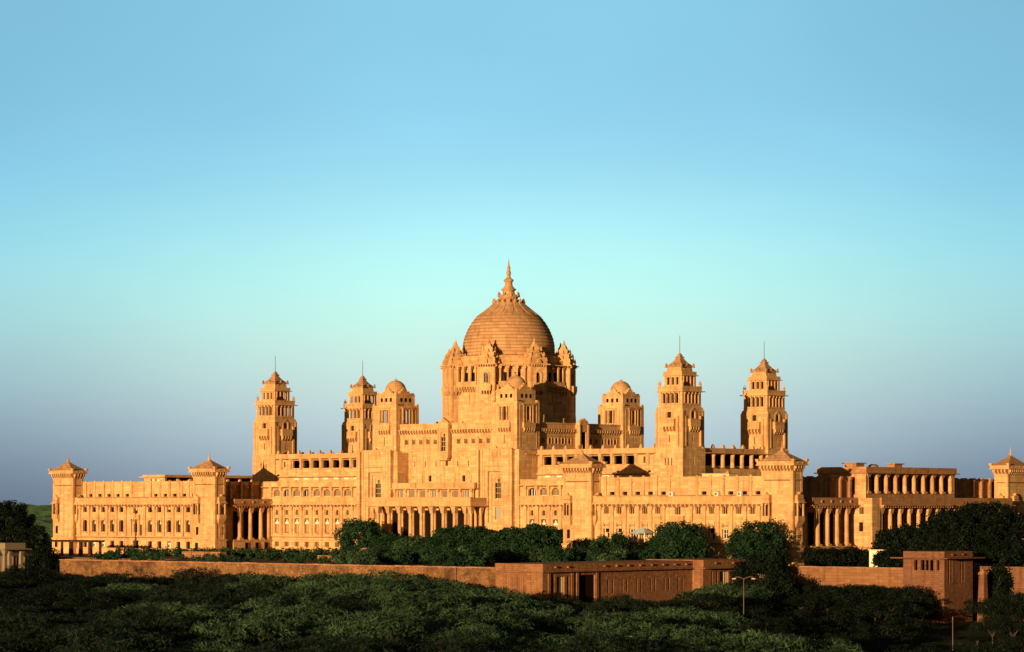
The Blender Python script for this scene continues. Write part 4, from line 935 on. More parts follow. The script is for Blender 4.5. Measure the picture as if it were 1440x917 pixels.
# turret buttresses at the octagon's corners
def turret_parts():
    mb = MB().use(STONE); w = 1.78
    S_ = Fr('S', -w)
    fs = {'S': Fr('S', -w), 'E': Fr('E', w), 'W': Fr('W', -w)}
    for f in fs.values(): mb.facade(f, -w, w, 24.5, 36.6, [(-.42, .42, 33.2, 35.2)], .4)
    mb.box(-w + .4, w - .4, -w + .4, w, 24.5, 36.6); mb.box(-w + .01, w - .01, -w + .01, w, 36.2, 36.6)
    mb.frus(0, 0, w + .22, w + .22, 24.5, w + .05, w + .05, 27.6)
    mb.use(TRIM)
    for f in fs.values():
        mb.fbox(f, -1.15, 1.15, -.02, .62, 31.6, 32.8); mb.corbels(f, -1.15, 1.15, 30.9, 31.6, .55, .55, .2)
        mb.fbox(f, -w, -w + .3, -.02, .1, 27.6, 36.2); mb.fbox(f, w - .3, w, -.02, .1, 27.6, 36.2)
        mb.fbox(f, -w - .05, w + .05, -.02, .12, 30.2, 30.35)
        mb.corbels(f, -w, w, 36.3, 36.7, .45, .5, .18)
        mb.extr(f, [(-.75, 33.0), (-.5, 33.0), (-.5, 35.0), (0, 35.5), (.5, 35.0), (.5, 33.0), (.75, 33.0), (.75, 35.1), (0, 35.95), (-.75, 35.1)], -.02, .14)
    mb.box(-w - .6, w + .6, -w - .6, w + .3, 36.7, 36.88)
    o1 = ('turret', mb, STONE)
    rf = MB().use(TRIM); z = 36.88; h = w + .1
    for i, (hw, dz) in enumerate(((1.9, .6), (1.75, .55), (1.52, .5), (1.28, .5), (1.05, .5), (.84, .5), (.62, .45), (.42, .45))):
        rf.box(-hw - .1, hw + .1, -hw - .1, hw + .1, z, z + dz * .3); rf.frus(0, 0, hw, hw, z + dz * .3, hw * .9, hw * .9, z + dz)
        if i in (0, 2, 4):
            for q in ((-1, -1), (1, -1), (1, 1), (-1, 1)): rf.frus(q[0] * hw * .92, q[1] * hw * .92, .2, .2, z + dz * .9, .05, .05, z + dz + .75)
            for q in ((0, -1), (1, 0), (-1, 0)): rf.frus(q[0] * hw, q[1] * hw, .45, .45, z + dz * .3, .2, .2, z + dz + .35)
        z += dz
    rf.lathe(0, 0, [(.3, z), (.38, z + .2), (.15, z + .45), (.2, z + .6), (.03, z + 1.1)], 8)
    return o1, ('stepped_spire', rf, TRIM)
t1, t2 = turret_parts(); tur0 = None
for i in range(8):
    a = R(22.5) + i * math.pi / 4; r = 11.65
    loc = (DX + r * math.sin(a), DY - r * math.cos(a), 0)
    if tur0 is None:
        tur0 = build('turret', t1[1], STONE, PAL, loc, a); build('stepped_spire', t2[1], TRIM, tur0)
        for f in (Fr('S', -1.78), Fr('E', 1.78), Fr('W', -1.78)): win(tur0, f, 0, 33.2, .84, 2.0, 'arch', .4)
    else:
        c = tur0.copy(); COL.objects.link(c); c.location = loc; c.rotation_euler = (0, 0, a)
        for ch in children(tur0): k = ch.copy(); COL.objects.link(k); k.parent = c
# the dome: stepped horizontal courses
key = [(9.05, 38.9), (9.2, 40.0), (9.15, 41.2), (8.85, 42.6), (8.2, 44.2), (7.4, 45.6), (6.35, 46.9), (4.85, 48.0), (3.6, 49.0), (2.75, 49.8), (2.2, 50.3)]
def rad(z):
    for (r0, z0), (r1, z1) in zip(key, key[1:]):
        if z0 <= z <= z1: return r0 + (r1 - r0) * (z - z0) / (z1 - z0)
    return key[-1][0]
prof = []; n = 12; z0 = 38.9; z1 = 46.9
for i in range(n):
    a = z0 + (z1 - z0) * i / n; b = z0 + (z1 - z0) * (i + 1) / n
    prof += [(rad(a) - .04, a + .001), (rad(a) + .07, a + .05), (rad((a + b) / 2) + .07, (a + b) / 2), (rad(b) + .02, b - .06), (rad(b) - .04, b - .03)]
prof += [(rad(z1) + .1, z1 + .01), (rad(47.4) + .05, 47.4), (rad(48) + 0, 48), (rad(49), 49), (rad(49.8), 49.8), (2.3, 50.3)]
mb = MB().use(DOMEM); mb.lathe(DX, DY, prof, 72, 0, False)
JOINT = mat('dome_joint_stone', flat((.27, .13, .055), .9, .25))
mb.use(JOINT)
for i in range(n + 1):
    z = z0 + (z1 - z0) * i / n; mb.lathe(DX, DY, [(rad(z - .06) + .045, z - .085), (rad(z + .04) + .045, z + .025)], 72)
dome = build('dome', mb, DOMEM, PAL)
# lotus petals around the top of the dome
mb = MB().use(DOMEM)
for i in range(16):
    a = 2 * math.pi * i / 16
    for zz0, zz1, wd in ((46.7, 49.9, .9),):
        pts = []
        m_ = 6
        for j in range(m_ + 1):
            z = zz0 + (zz1 - zz0) * j / m_; t = j / m_; half = wd * (math.sin(math.pi * min(1, (t * .8 + .0))) ** .8) * rad(z) / 5.6
            pts.append((z, rad(z) + .16, half))
        for j in range(m_):
            za, ra, ha = pts[j]; zb, rb, hb = pts[j + 1]
            def P(r, h, z, s): return (DX + r * math.cos(a) - s * h * math.sin(a), DY + r * math.sin(a) + s * h * math.cos(a), z)
            mb.poly([P(ra, ha, za, -1), P(ra, ha, za, 1), P(rb, hb, zb, 1), P(rb, hb, zb, -1)])
            for s in (-1, 1): mb.poly([P(ra, ha, za, s), P(rb, hb, zb, s), P(rb - .3, hb, zb, s), P(ra - .3, ha, za, s)])
    c, s_ = math.cos(a), math.sin(a)
    mb.frus(DX + 3.1 * c, DY + 3.1 * s_, .22, .22, 49.6, .06, .06, 50.5)
build('lotus_petals', mb, DOMEM, dome)
mb = MB().use(DOMEM)
mb.lathe(DX, DY, [(2.3, 50.2), (1.75, 50.4), (2.0, 50.75), (2.15, 51.2), (1.9, 51.25), (1.3, 51.35), (1.15, 51.9), (1.2, 52.1), (1.5, 52.25), (1.5, 52.45), (1.25, 52.55), (.85, 53.0), (.72, 53.5), (.8, 53.9), (1.0, 54.1), (1.0, 54.3), (.75, 54.45), (.45, 54.7), (.34, 55.2), (.44, 55.4), (.44, 55.9), (.36, 56.0), (.3, 56.6), (.36, 56.8), (.2, 57.1), (.16, 57.4), (.02, 58.6)], 20, 0, False)
for i in range(8):
    a = i * math.pi / 4 + .2; mb.frus(DX + 2.1 * math.cos(a), DY + 2.1 * math.sin(a), .22, .22, 50.9, .06, .06, 51.9)
build('finial', mb, DOMEM, dome)

# ================================================================== GROUND
def gz(x, y):
    d = (Vector((x, y)) - CAM.xy).dot(FW.xy)
    z = -7.6 - max(0, min(1, (500 - d) / 200)) * 4.6
    if d < 300: z -= 0
    r = (Vector((x, y)) - CAM.xy).dot(RT.xy) / max(60, d)
    z += 1.9 * max(0, min(1, (.005 - r) / .03)) * (1 if d < 560 else 0)
    z -= 1.8 * max(0, min(1, (r - .065) / .03)) * max(0, min(1, (435 - d) / 20))
    z += 1.3 * max(0, min(1, (r - .075) / .01)) * max(0, min(1, (d - 415) / 15)) * (1 if d < 560 else 0) * (1 if x < 131 else 0)
    if d > 620: z -= min(1, (d - 620) / 200) * 2.0
    if d > 1500: z += min(1, (d - 1500) / 4000) * 8.6
    return z + .5 * math.sin(x * .045) * math.cos(y * .05)
mb = MB().use(GROUND)
ds = [-400, -150, 0, 80, 150] + list(range(200, 640, 12)) + [660, 700, 760, 850, 1000, 1300, 1800, 2500, 4000, 7000, 14000, 30000]
rsn = 61
verts = []
for d in ds:
    for j in range(rsn):
        t = (j - 30) / 30; lat = t * max(180, abs(d) * .9)
        p = CAM.xy + FW.xy * d + RT.xy * lat; verts.append((p.x, p.y, gz(p.x, p.y)))
mb.v = verts
for i in range(len(ds) - 1):
    for j in range(rsn - 1):
        a = i * rsn + j; mb.f.append((a, a + 1, a + rsn + 1, a + rsn)); mb.m.append(0)
tag(build('ground', mb, GROUND), kind='structure')
# terrace on which the palace stands
mb = MB().use(TERR)
mb.box(-22, 83.8, -59.3, -14.6, -12, -1.0); mb.box(-112, 93.5, -14.6, 150, -12, -1.004); mb.box(93.6, 132.5, -11, 150, -12, -1.006); mb.box(108.8, 132.5, -17.5, -11.1, -12, -1.002); mb.box(132.55, 240, -8.1, 150, -12, -1.0); mb.box(-112, -22, -30, -14.6, -12, -1.008)
tag(build('terrace', mb, TERR), kind='structure')
# distant wooded country
rnd = random.Random(3)
mb = MB().use(FARG)
for i in range(5200):
    d = rnd.uniform(900, 5600); lat = (rnd.uniform(-.20, -.12) if i < 1700 else rnd.uniform(-.45, .45)) * d
    p = CAM.xy + FW.xy * d + RT.xy * lat; z = gz(p.x, p.y); r = rnd.uniform(7, 14) * (1 + d / 3000)
    mb.lathe(p.x, p.y, [(r, z - 1), (r * 1.1, z + r * .12), (r * .8, z + r * .28), (r * .3, z + r * .36)], 7, rnd.random() * 3)
tag(build('distant_woods', mb, FARG), 'green wooded plain on the far horizon behind the palace', None, None, 'stuff')

# ================================================================== GARDEN WALLS AND GATE BUILDINGS
mb = MB().use(WALLM)
rnd = random.Random(8)
x = -21.8
mb.use(RUBBLE)
while x < 83.9:
    w = min(rnd.uniform(9, 16), 83.9 - x); mb.box(x, x + w, -60, -59.2, -10, -.72 + rnd.uniform(-.02, .02)); x += w
mb.use(WALLM); x = -21.9
while x < 83.8:
    w = min(rnd.uniform(1.2, 2.6), 83.9 - x); mb.box(x, x + w - .03, -60.12, -59.1, -.725, -.53 + rnd.uniform(-.05, .04)); x += w
w1 = build('retaining_wall', mb, WALLM); tag(w1, 'long low rubble stone retaining wall below the palace garden, left of the guard house', 'wall')
mb = MB().use(METAL); mb.lathe(0, 0, [(.07, -4.8), (.07, -.55)], 6); build('drainpipe', mb, METAL, w1, (75.5, -60.2, 0))
# guard house: long single storey along the terrace edge
gh = thing('guard_house', 'long red sandstone guard house with flat overhanging roof at the terrace corner', 'building', (84, -60, -10))
O = Vector((84, -60, -10))
def rel(mb):
    mb.v = [(a - O.x, b - O.y, c - O.z) for a, b, c in mb.v]; return mb
X0, X1, Y0, Y1, YE = 83.92, 93.6, -60.2, -23.0, -11.2
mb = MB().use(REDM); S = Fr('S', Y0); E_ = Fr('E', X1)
mb.facade(S, X0, X1, -10, -1.2, [], .3)
pan = [(Y0 + 2.6, Y0 + 3.0, 5), (Y0 + 4.2, Y0 + 7.6, 5), (Y0 + 8.4, Y0 + 8.9, 5)]
eo = [(-57.9, -57.45, -5.4, -1.9), (-56.9, -55.0, -5.4, -1.9), (-54.4, -53.9, -5.4, -1.9), (-51.5, -47.6, -9.9, -1.75)]
ews = [-43.9 + k * 3.55 for k in range(6)]
for y in ews: eo += [(y - .75, y - .38, -4.7, -2.6), (y + .38, y + .75, -4.7, -2.6)]
mb.facade(E_, Y0, Y1, -10, -1.2, eo, .35)
mb.box(X0, X1 - .6, -59.6, Y1, -10, -1.25)
EB = Fr('E', X1 + 2.2); SB = Fr('S', Y1)
eo2 = [(-20.9, -20.5, -5.2, -1.7), (-19.5, -19.1, -5.2, -1.7), (-18.6, -16.2, -5.2, -1.7), (-15.6, -15.2, -5.2, -1.7), (-14.9, -14.5, -5.2, -1.7)]
mb.facade(EB, Y1, YE, -10, -1.2, eo2, .35); mb.facade(SB, X1 - .5, X1 + 2.2, -10, -1.2, [], .3)
mb.box(X0, X1 + 1.6, Y1 + .5, YE, -10, -1.25)
for y in ews: mb.use(TRIM if False else REDM); mb.fbox(E_, y - 1.1, y + 1.1, -.02, .08, -2.4, -2.2)
for y in (-58.7, -53.2, -52.0, -47.2): mb.fbox(E_, y - .25, y + .25, -.02, .16, -8, -1.4)
g = build('wall', rel(mb), REDM, gh)
mb = MB().use(REDM)
mb.box(X0 - .1, X1 + .75, Y0 - .7, Y1 - .71, -1.2, -1.0); mb.box(X0, X1 + .2, Y0 - .15, Y1 + .2, -1.0, .1)
mb.box(X0 - .1, X1 + 3.2, Y1 - .7, YE + .9, -1.2, -.99); mb.box(X0, X1 + 2.4, Y1 - .15, YE + .2, -.98, .22)
for k in range(12):
    y = -57.5 + k * 2.95
    if not (-52 < y < -47): mb.fbox(Fr('E', X1 + .2), y - .14, y + .14, 0, .35, -.55, -.3)
mb.fbox(Fr('E', X1 + 2.4), -20.2, -19.9, 0, .35, -.45, -.2); mb.fbox(Fr('E', X1 + 2.4), -15.5, -15.2, 0, .35, -.45, -.2)
build('roof_slab', rel(mb), REDM, gh)
ghw = lambda f, u, z, w, h, st, d=.35: link_obj('window', window_mesh(st, w, h, d), gh, Vector(f.P(u, 0, z)) - O, f.rz)
for a, b, z0_, z1_ in eo[:3]: ghw(E_, (a + b) / 2, z0_, b - a, z1_ - z0_, 'lattice' if b - a > 1 else 'slit')
link_obj('gateway', window_mesh('slit', 3.9, 8.15, .35), gh, Vector(E_.P(-49.55, 0, -9.9)) - O, E_.rz)
for y in ews:
    for q in (-.565, .565): ghw(E_, y + q, -4.7, .37, 2.1, 'slit')
for a, b, z0_, z1_ in eo2: ghw(EB, (a + b) / 2, z0_, b - a, z1_ - z0_, 'lattice' if b - a > 1 else 'slit')
mb = MB().use(REDM)
for k in range(9): mb.fbox(S, X0 + 2.0 + k * .45, X0 + 2.25 + k * .45, -.02, .06, -4.4, -2.0)
mb.fbox(S, X0 + 1.6, X0 + 6.4, -.02, .07, -2.0, -1.85); build('carved_screen', rel(mb), REDM, gh)

WALL2 = mat('garden_wall_stone', stone((.225, .10, .043), (.13, .055, .026), (.27, .13, .058), course=.5, mortar=.92, bump=.5))
# right-hand garden wall
mb = MB().use(WALL2); mb.box(108.5, 132.6, -18.2, -17.4, -10, -.75); mb.use(WALLM)
x = 108.5
while x < 132.5:
    w = min(2.1, 132.6 - x); mb.box(x, x + w - .03, -18.32, -17.3, -.752, -.6 + random.Random(x).uniform(-.035, .03)); x += w
w2 = build('retaining_wall', mb, WALLM); tag(w2, 'smooth garden wall running between the guard house and the right hand gatehouse', 'wall')
mb = MB().use(WHITE); mb.box(-.5, .5, -.03, .03, 0, 3.0)
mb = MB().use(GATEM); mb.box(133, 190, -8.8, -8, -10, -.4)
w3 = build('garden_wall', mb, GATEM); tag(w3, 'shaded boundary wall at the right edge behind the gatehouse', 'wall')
# gatehouse
GO = Vector((136.3, -16, -11))
gt = thing('gatehouse', 'tall square red stone gatehouse with flat eaves and slit openings at lower right', 'building', GO)
def relg(mb): mb.v = [(a - GO.x, b - GO.y, c - GO.z) for a, b, c in mb.v]; return mb
gx0, gx1, gy0, gy1 = 132.6, 140.1, -20, -12.0
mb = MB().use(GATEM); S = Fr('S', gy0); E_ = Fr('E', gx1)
mb.frus((gx0 + gx1) / 2, -16, 3.4, 3.6, -12, 3.3, 3.5, -3.9)
sops = [(134.6, 135.2, -.9, .7), (135.8, 138.1, -.9, .7), (138.7, 139.2, -.9, .7)]
eops = [(-18.9, -18.5, -2.8, .8), (-18.2, -17.8, -2.8, .8), (-15.6, -15.2, -2.8, .8), (-14.8, -14.4, -2.8, .8)]
mb.facade(S, gx0, gx1, -12, .9, sops, .5); mb.facade(E_, gy0, gy1, -12, .9, eops, .5); mb.facade(Fr('W', gx0), gy0, gy1, -12, .9, [], .5); mb.facade(Fr('N', gy1), gx0, gx1, -12, .9, [(135.8, 138.1, -.9, .7)], .5)
mb.box(gx0 + .02, gx1 - .02, gy0 + .02, gy1 - .02, -4.2, -3.9)
for q in (136.55, 137.3): mb.fbox(S, q - .1, q + .1, -.4, -.1, -.9, .7)
g = build('tower_body', relg(mb), GATEM, gt)
mb = MB().use(GATEM); mb.box(gx0 - 1.5, gx1 + 1.4, gy0 - 1.3, gy1 + 1.2, .9, 1.08); mb.box(gx0, gx1, gy0, gy1, 1.08, 2.0)
for q in (-18.0, -15.0): mb.fbox(E_, q - .13, q + .13, 0, .3, 1.4, 1.65)
build('roof_slab', relg(mb), GATEM, gt)
for a, b, z0_, z1_ in eops: link_obj('window', window_mesh('slit', b - a, z1_ - z0_, .5), gt, Vector(E_.P((a + b) / 2, 0, z0_)) - GO, E_.rz)
# leaning gate pillar beside the gatehouse with two small lamps
gp = thing('gate_pillar', 'slim tapering dark red gate pillar with a capped top right of the gatehouse', 'pillar', (143.6, -14.6, -9.5))
mb = MB().use(GATEM); mb.frus(0, 0, .72, .72, -1.5, .45, .45, 8.0); mb.use(WALLM); mb.frus(0, 0, .56, .56, 8.0, .5, .5, 8.3); mb.frus(0, 0, .45, .45, 8.3, .1, .1, 8.8); build('shaft', mb, GATEM, gp)
# low block and post in the garden
mb = MB().use(WALLM); mb.box(-11.5, 0, 0, .6, 0, 1.15); mb.box(-.6, 1.3, -.3, 1.0, 0, 2.2); mb.frus(.35, .35, .8, .5, 2.2, .5, .3, 2.6)
o = build('garden_wall', mb, WALLM, None, (25.2, -30, -1.0)); tag(o, 'short ochre garden wall ending in a square post, left of the first dark tree', 'wall')
mb = MB().use(WALLM); mb.box(-6, 5, 0, 1.6, 0, 1.2); mb.box(-3.8, -3.2, -.15, 0, 0, 1.1)
o = build('garden_wall', mb, WALLM, None, (-30.0, -18, -1.0)); tag(o, 'low reddish garden block half hidden under the hedge below the left wing', 'wall')

# ---- small garden structures
pg = thing('pergola', 'dark wooden pergola on thick round posts at the foot of the leftmost pavilion', 'pergola', (-69, -16, -1.0))
for i, (x, y) in enumerate([(-4.2, -1.2), (-1.6, -1.2), (1.5, -1.2), (4.4, -1.2), (-4.2, 1.4), (-1.2, 1.4), (1.8, 1.4), (4.6, 1.4)]):
    mb = MB().use(WOOD); mb.lathe(0, 0, [(.32, 0), (.26, 2.7)], 8); build('post', mb, WOOD, pg, (x, y, 0))
mb = MB().use(WOOD); mb.box(-7.5, 5.6, -1.5, -1.1, 2.7, 2.95); mb.box(-7.5, 5.6, 1.2, 1.6, 2.7, 2.95)
for k in range(12): mb.box(-7 + k * 1.1, -6.85 + k * 1.1, -2, 2.1, 2.95, 3.12)
build('beams', mb, WOOD, pg)
ch = thing('garden_pavilion', 'small pale stone pavilion with cusped arches and flat roof at the left edge', 'pavilion', (-66.4, -38, -4.5))
mb = MB().use(PALEW)
for x in (-3.6, 0, 3.6):
    for y in (-2, 2): mb.frus(x, y, .38, .38, 0, .3, .3, 4.0); mb.frus(x, y, .3, .3, 4.0, .8, .5, 5.0)
mb.box(-4.2, 4.2, -2.4, 2.4, -4, .02)
build('arcade', mb, PALEW, ch)
mb = MB().use(PALEW); mb.box(-5.2, 5.2, -3.4, 3.4, 5.0, 5.18); mb.box(-4.3, 4.3, -2.5, 2.5, 5.18, 6.3); build('roof_slab', mb, PALEW, ch)
kb = thing('booth', 'small pale yellow booth with a dark patch behind the right garden wall', 'booth', (121.5, -10, -1.0))
mb = MB().use(WHITE); mb.box(-1.3, 1.3, -1.2, 1.2, 0, 2.9); mb.use(CREAM); mb.box(-1.45, 1.45, -1.35, 1.35, 2.9, 3.05); build('body', mb, WHITE, kb)
mb = MB().use(DARK); mb.box(.1, .5, -1.24, -1.18, 1.4, 2.0); build('hatch', mb, DARK, kb)
tn = thing('canopy_tent', 'small pale blue grey awning on thin white poles beside the biggest round tree', 'tent', (CAM.x, CAM.y, -1.0))
_t = (903 - 720) / 4039; _r = FW + RT * _t; _k = (-.8 - CAM.y) / _r.y; tn.location = (CAM.x + _r.x * _k, -.8, -1.0)
mb = MB().use(BLUEW); mb.frus(0, 0, 1.7, 1.3, 5.2, .6, .2, 6.1); build('canopy', mb, BLUEW, tn)
for x, y in ((-1.7, -1.4), (1.7, -1.4), (1.7, 1.2), (-1.7, 1.2)):
    m_ = MB().use(WHITE); m_.lathe(0, 0, [(.1, 0), (.1, 5.25)], 6); build('pole', m_, WHITE, tn, (x, y, 0))
# lamp posts
def lamp(px_loc, z0, z1, label, double):
    t = thing('street_lamp', label, 'street lamp', (px_loc[0], px_loc[1], z0))
    mb = MB().use(POLEM); mb.lathe(0, 0, [(.08, 0), (.045, z1 - z0)], 8); build('pole', mb, POLEM, t)
    if double:
        mb = MB().use(POLEM)
        for s in (-1, 1):
            for q in range(6):
                a0 = q / 6; mb.box(s * a0 * 1.4 if s > 0 else s * (a0 + 1 / 6) * 1.4, s * (a0 + 1 / 6) * 1.4 if s > 0 else s * a0 * 1.4, -.04, .04, z1 - z0 + .25 * math.sin(a0 * 3) - .04, z1 - z0 + .25 * math.sin(a0 * 3) + .04)
        a = build('arms', mb, POLEM, t, (0, 0, 0), YAW)
        for s in (-1, 1):
            m_ = MB().use(WHITE); m_.box(-.25, .25, -.1, .1, 0, .09); build('lamp_head', m_, POLEM, t, (s * 1.35 * math.cos(YAW), s * 1.35 * math.sin(YAW), z1 - z0 - .05), YAW)
    else:
        mb = MB().use(POLEM); mb.lathe(0, 0, [(.08, z1 - z0 - .1), (.08, z1 - z0 + .2), (.03, z1 - z0 + .4)], 8); build('lamp_head', mb, POLEM, t)
lamp((139.5, -70), -9.6, -1.2, 'two armed street lamp on a slim pole beside the guard house end', True)
lamp((174.0, -70), -14.5, -6.0, 'plain thin pole in front of the gatehouse', False)
lamp((182.8, -66), -14.5, -7.0, 'plain thin pole at the lower right corner', False)

# ================================================================== TREES
def pt(px, y):          # terrace point on the plane y seen above this column of the photograph
    t = (px - 720) / 4039; r = FW + RT * t; k = (y - CAM.y) / r.y
    return CAM.x + r.x * k, y
def crown_mesh(seed, rx, rz, clumps, leaves, lw, lh, mtl, cr=(.8, 1.5), flat_=1.0, droop=0, lowest=-.45, amp=1.0):
    g = np.random.default_rng(seed)
    # clump centres fill the crown, mostly its outer shell; lobes make the outline uneven
    lob = [(g.normal(size=3)) for _ in range(7)]; lob = [l / np.linalg.norm(l) for l in lob]; la = g.uniform(-.25, .28, 7) * amp
    V = []; 
    for i in range(clumps):
        d = g.normal(size=3); d /= np.linalg.norm(d)
        if d[2] < lowest: d[2] = lowest * g.random()
        s = 1 + sum(a * max(0, float(d @ l)) ** 3 for a, l in zip(la, lob))
        rr = g.uniform(.35, 1) ** .45 * s * .88
        c = d * rr * np.array([rx, rx, rz]); R0 = g.uniform(*cr)
        n = int(leaves * (R0 / cr[1]) ** 1.5)
        u = g.normal(size=(n, 3)); u /= np.linalg.norm(u, axis=1)[:, None]
        rad_ = R0 * g.uniform(.55, 1.05, n)[:, None]
        p = c + u * rad_ * np.array([1, 1, flat_]); p[:, 2] += -droop * (rad_[:, 0] ** 2) * .2
        nn = u * .7 + g.normal(size=(n, 3)) * .5 + np.array([0, 0, .3]); nn /= np.linalg.norm(nn, axis=1)[:, None]
        t = np.cross(nn, g.normal(size=(n, 3))); t /= np.linalg.norm(t, axis=1)[:, None]
        b = np.cross(nn, t); sz = g.uniform(.7, 1.3, n)[:, None]
        q = np.stack([p - t * lw * sz, p + b * lh * sz, p + t * lw * sz, p - b * lh * sz], axis=1)
        V.append(q.reshape(-1, 3))
    V = np.concatenate(V); nq = len(V) // 4
    me = bpy.data.meshes.new('crown'); me.vertices.add(len(V)); me.vertices.foreach_set('co', V.ravel().astype(np.float32))
    me.loops.add(nq * 4); me.loops.foreach_set('vertex_index', np.arange(nq * 4)); me.polygons.add(nq)
    me.polygons.foreach_set('loop_start', np.arange(nq) * 4); me.polygons.foreach_set('loop_total', np.full(nq, 4))
    me.materials.append(mtl); me.update(calc_edges=True); return me
def trunk_mesh(seed, h, spread, r=.3):
    rnd = random.Random(seed); mb = MB().use(BARK)
    def limb(a, b, r0, r1, n=4):
        a, b = Vector(a), Vector(b); ax = (b - a).normalized(); s = ax.orthogonal().normalized(); t = ax.cross(s); prev = None
        for i in range(n + 1):
            p = a.lerp(b, i / n) + Vector((rnd.uniform(-.12, .12), rnd.uniform(-.12, .12), 0)) * (0 < i < n); rr = r0 + (r1 - r0) * i / n
            ring = [p + (s * math.cos(k * math.pi / 3) + t * math.sin(k * math.pi / 3)) * rr for k in range(6)]
            if prev:
                for k in range(6): mb.poly([prev[k], prev[(k + 1) % 6], ring[(k + 1) % 6], ring[k]])
            prev = ring
    limb((0, 0, -1.0), (rnd.uniform(-.3, .3), rnd.uniform(-.3, .3), h * .4), r, r * .75)
    for k in range(6):
        a = k * math.pi / 3 + rnd.random(); d = spread * rnd.uniform(.4, .75)
        m = (math.cos(a) * d * .5, math.sin(a) * d * .5, h * .65)
        limb((0, 0, h * rnd.uniform(.25, .4)), m, r * .55, r * .35, 3); limb(m, (math.cos(a) * d, math.sin(a) * d, h * rnd.uniform(.8, 1.0)), r * .35, r * .1, 3)
    return mb.mesh('trunk', BARK)
def tree(name, label, px, y, top_py, wpx, seed, mtl, group=None, dense=1.0, ground=-1.0, squash=None, species=0, cat='tree'):
    x, y = pt(px, y); d = (Vector((x, y)) - CAM.xy).dot(FW.xy)
    rx = wpx * (1.1 if px < 800 or px > 1100 else .97) / 2 * d / 4039; top = 8.92 - (top_py - 712.3) * d / 4039
    h = top - ground; rz = h * .53
    t = thing(name, label, cat, (x, y, ground), 0, group)
    n = int(70 * dense * max(1, (rx / 4) ** 1.6))
    link_obj('crown', crown_mesh(seed, rx - .5, rz - .3, n, 150, .2 if species == 0 else .26, .12, mtl, (.45, 1.3) if species == 0 else (.5, 1.7), 1 if species == 0 else .5, species * .5, -.9, 1.7 if species == 0 else 2.2), t, (0, 0, h - rz))
    link_obj('trunk', trunk_mesh(seed, h - rz * .5, rx, .28), t)
    return t
TR = [
 ('round_tree', 'dense dark green round tree in front of the pylon left of the portico', 512, 4, 729, 78, LEAF_G, 1.5, 0),
 ('shrub_tree', 'low dark bush at the left foot of the portico columns', 556, 4, 750, 60, LEAF_G, 1.0, 0),
 ('spreading_tree', 'low olive green tree beneath the first portico columns', 597, 0, 752, 88, LEAF_S, 1.2, 1),
 ('spreading_tree', 'broad feathery green tree under the right half of the portico', 655, 2, 734, 118, LEAF_G, 1.4, 1),
 ('spreading_tree', 'wide feathery tree in front of the right pylon and arcade', 752, 2, 738, 150, LEAF_G, 1.6, 1),
 ('spreading_tree', 'low thin tree filling the gap right of the portico trees', 706, 4, 746, 80, LEAF_G, 1.0, 1),
 ('shrub_tree', 'dark low bush left of the small round tree before the right wing', 822, -6, 756, 56, LEAF_SHADE, 1.0, 0),
 ('round_tree', 'small round dark tree below the left end of the right wing', 862, -7, 750, 72, LEAF_G, 1.3, 0),
 ('round_tree', 'big bushy dark green tree in front of the middle of the right wing', 956, -8, 735, 100, LEAF_G, 1.7, 0),
 ('shrub_tree', 'low dark bush between the two bushy trees before the right wing', 912, -5, 764, 50, LEAF_SHADE, 1.0, 0),
 ('round_tree', 'round dark green tree under the right hand corner pavilion', 1060, -6, 741, 104, LEAF_G, 1.6, 0),
]
for i, (nm, lb, px, y, tp_, w, mt, dn, sp) in enumerate(TR): tree(nm, lb, px, y, tp_, w, 100 + i, mt, None, dn, species=sp)
tree('round_tree', 'very dark low tree filling the shade below the right corner pavilion', 1068, -24, 774, 112, 131, LEAF_SHADE, None, 1.8, ground=-8.5, squash=.9)
tree('dark_tree', 'nearly black tree in the gap between the guard house end and the garden wall', 1092, -30, 792, 84, 151, LEAF_SHADE, None, 1.5, ground=-8.5)
tree('dark_tree', 'black dense tree before the left part of the east colonnade', 1268, 6, 735, 92, 132, LEAF_SHADE, None, 1.8)
tree('dark_tree', 'huge black spreading tree before the far end of the east colonnade', 1368, 8, 702, 150, 133, LEAF_SHADE, None, 2.0)
tree('dark_tree', 'dark low tree filling the gap between the two black trees on the right', 1316, 4, 744, 80, 134, LEAF_SHADE, None, 1.5)
tree('dark_tree', 'dark bushy tree in front of the pavilion at the far right edge', 1420, -2, 762, 80, 139, LEAF_SHADE, None, 1.5)
tree('dark_tree', 'tall narrow black tree behind the slim pillar right of the gatehouse', 1398, -10.6, 784, 44, 152, LEAF_SHADE, None, 1.6, ground=-9)
tree('dark_tree', 'black round tree rising at the left edge of the picture', 10, 12, 704, 86, 135, LEAF_SHADE, None, 2.0, ground=-5, squash=.95)
tree('dark_tree', 'dark lower tree left of the leftmost palace pavilion', 52, 10, 738, 56, 136, LEAF_SHADE, None, 1.5, ground=-5, squash=.95)
tree('shrub_tree', 'black shrub mass at the foot of the garden pavilion', 62, -36, 772, 70, 137, LEAF_SHADE, None, 1.5, ground=-7, squash=1)
tree('shrub_tree', 'black shrub mass right of the small garden pavilion near the wall corner', 92, -58, 800, 60, 138, LEAF_SHADE, None, 1.5, ground=-8, squash=1)
# dark shrubbery below the east colonnade
tree('dark_tree', 'long black shrubbery in the shade below the first east columns', 1178, 0, 772, 110, 140, LEAF_SHADE, None, 1.6, ground=-1, squash=1.2, cat='shrub')
tree('shrub_tree', 'dark shrub at the left foot of the gatehouse', 1248, -10, 772, 50, 141, LEAF_SHADE, None, 1.2, ground=-1, squash=1.2, cat='shrub')
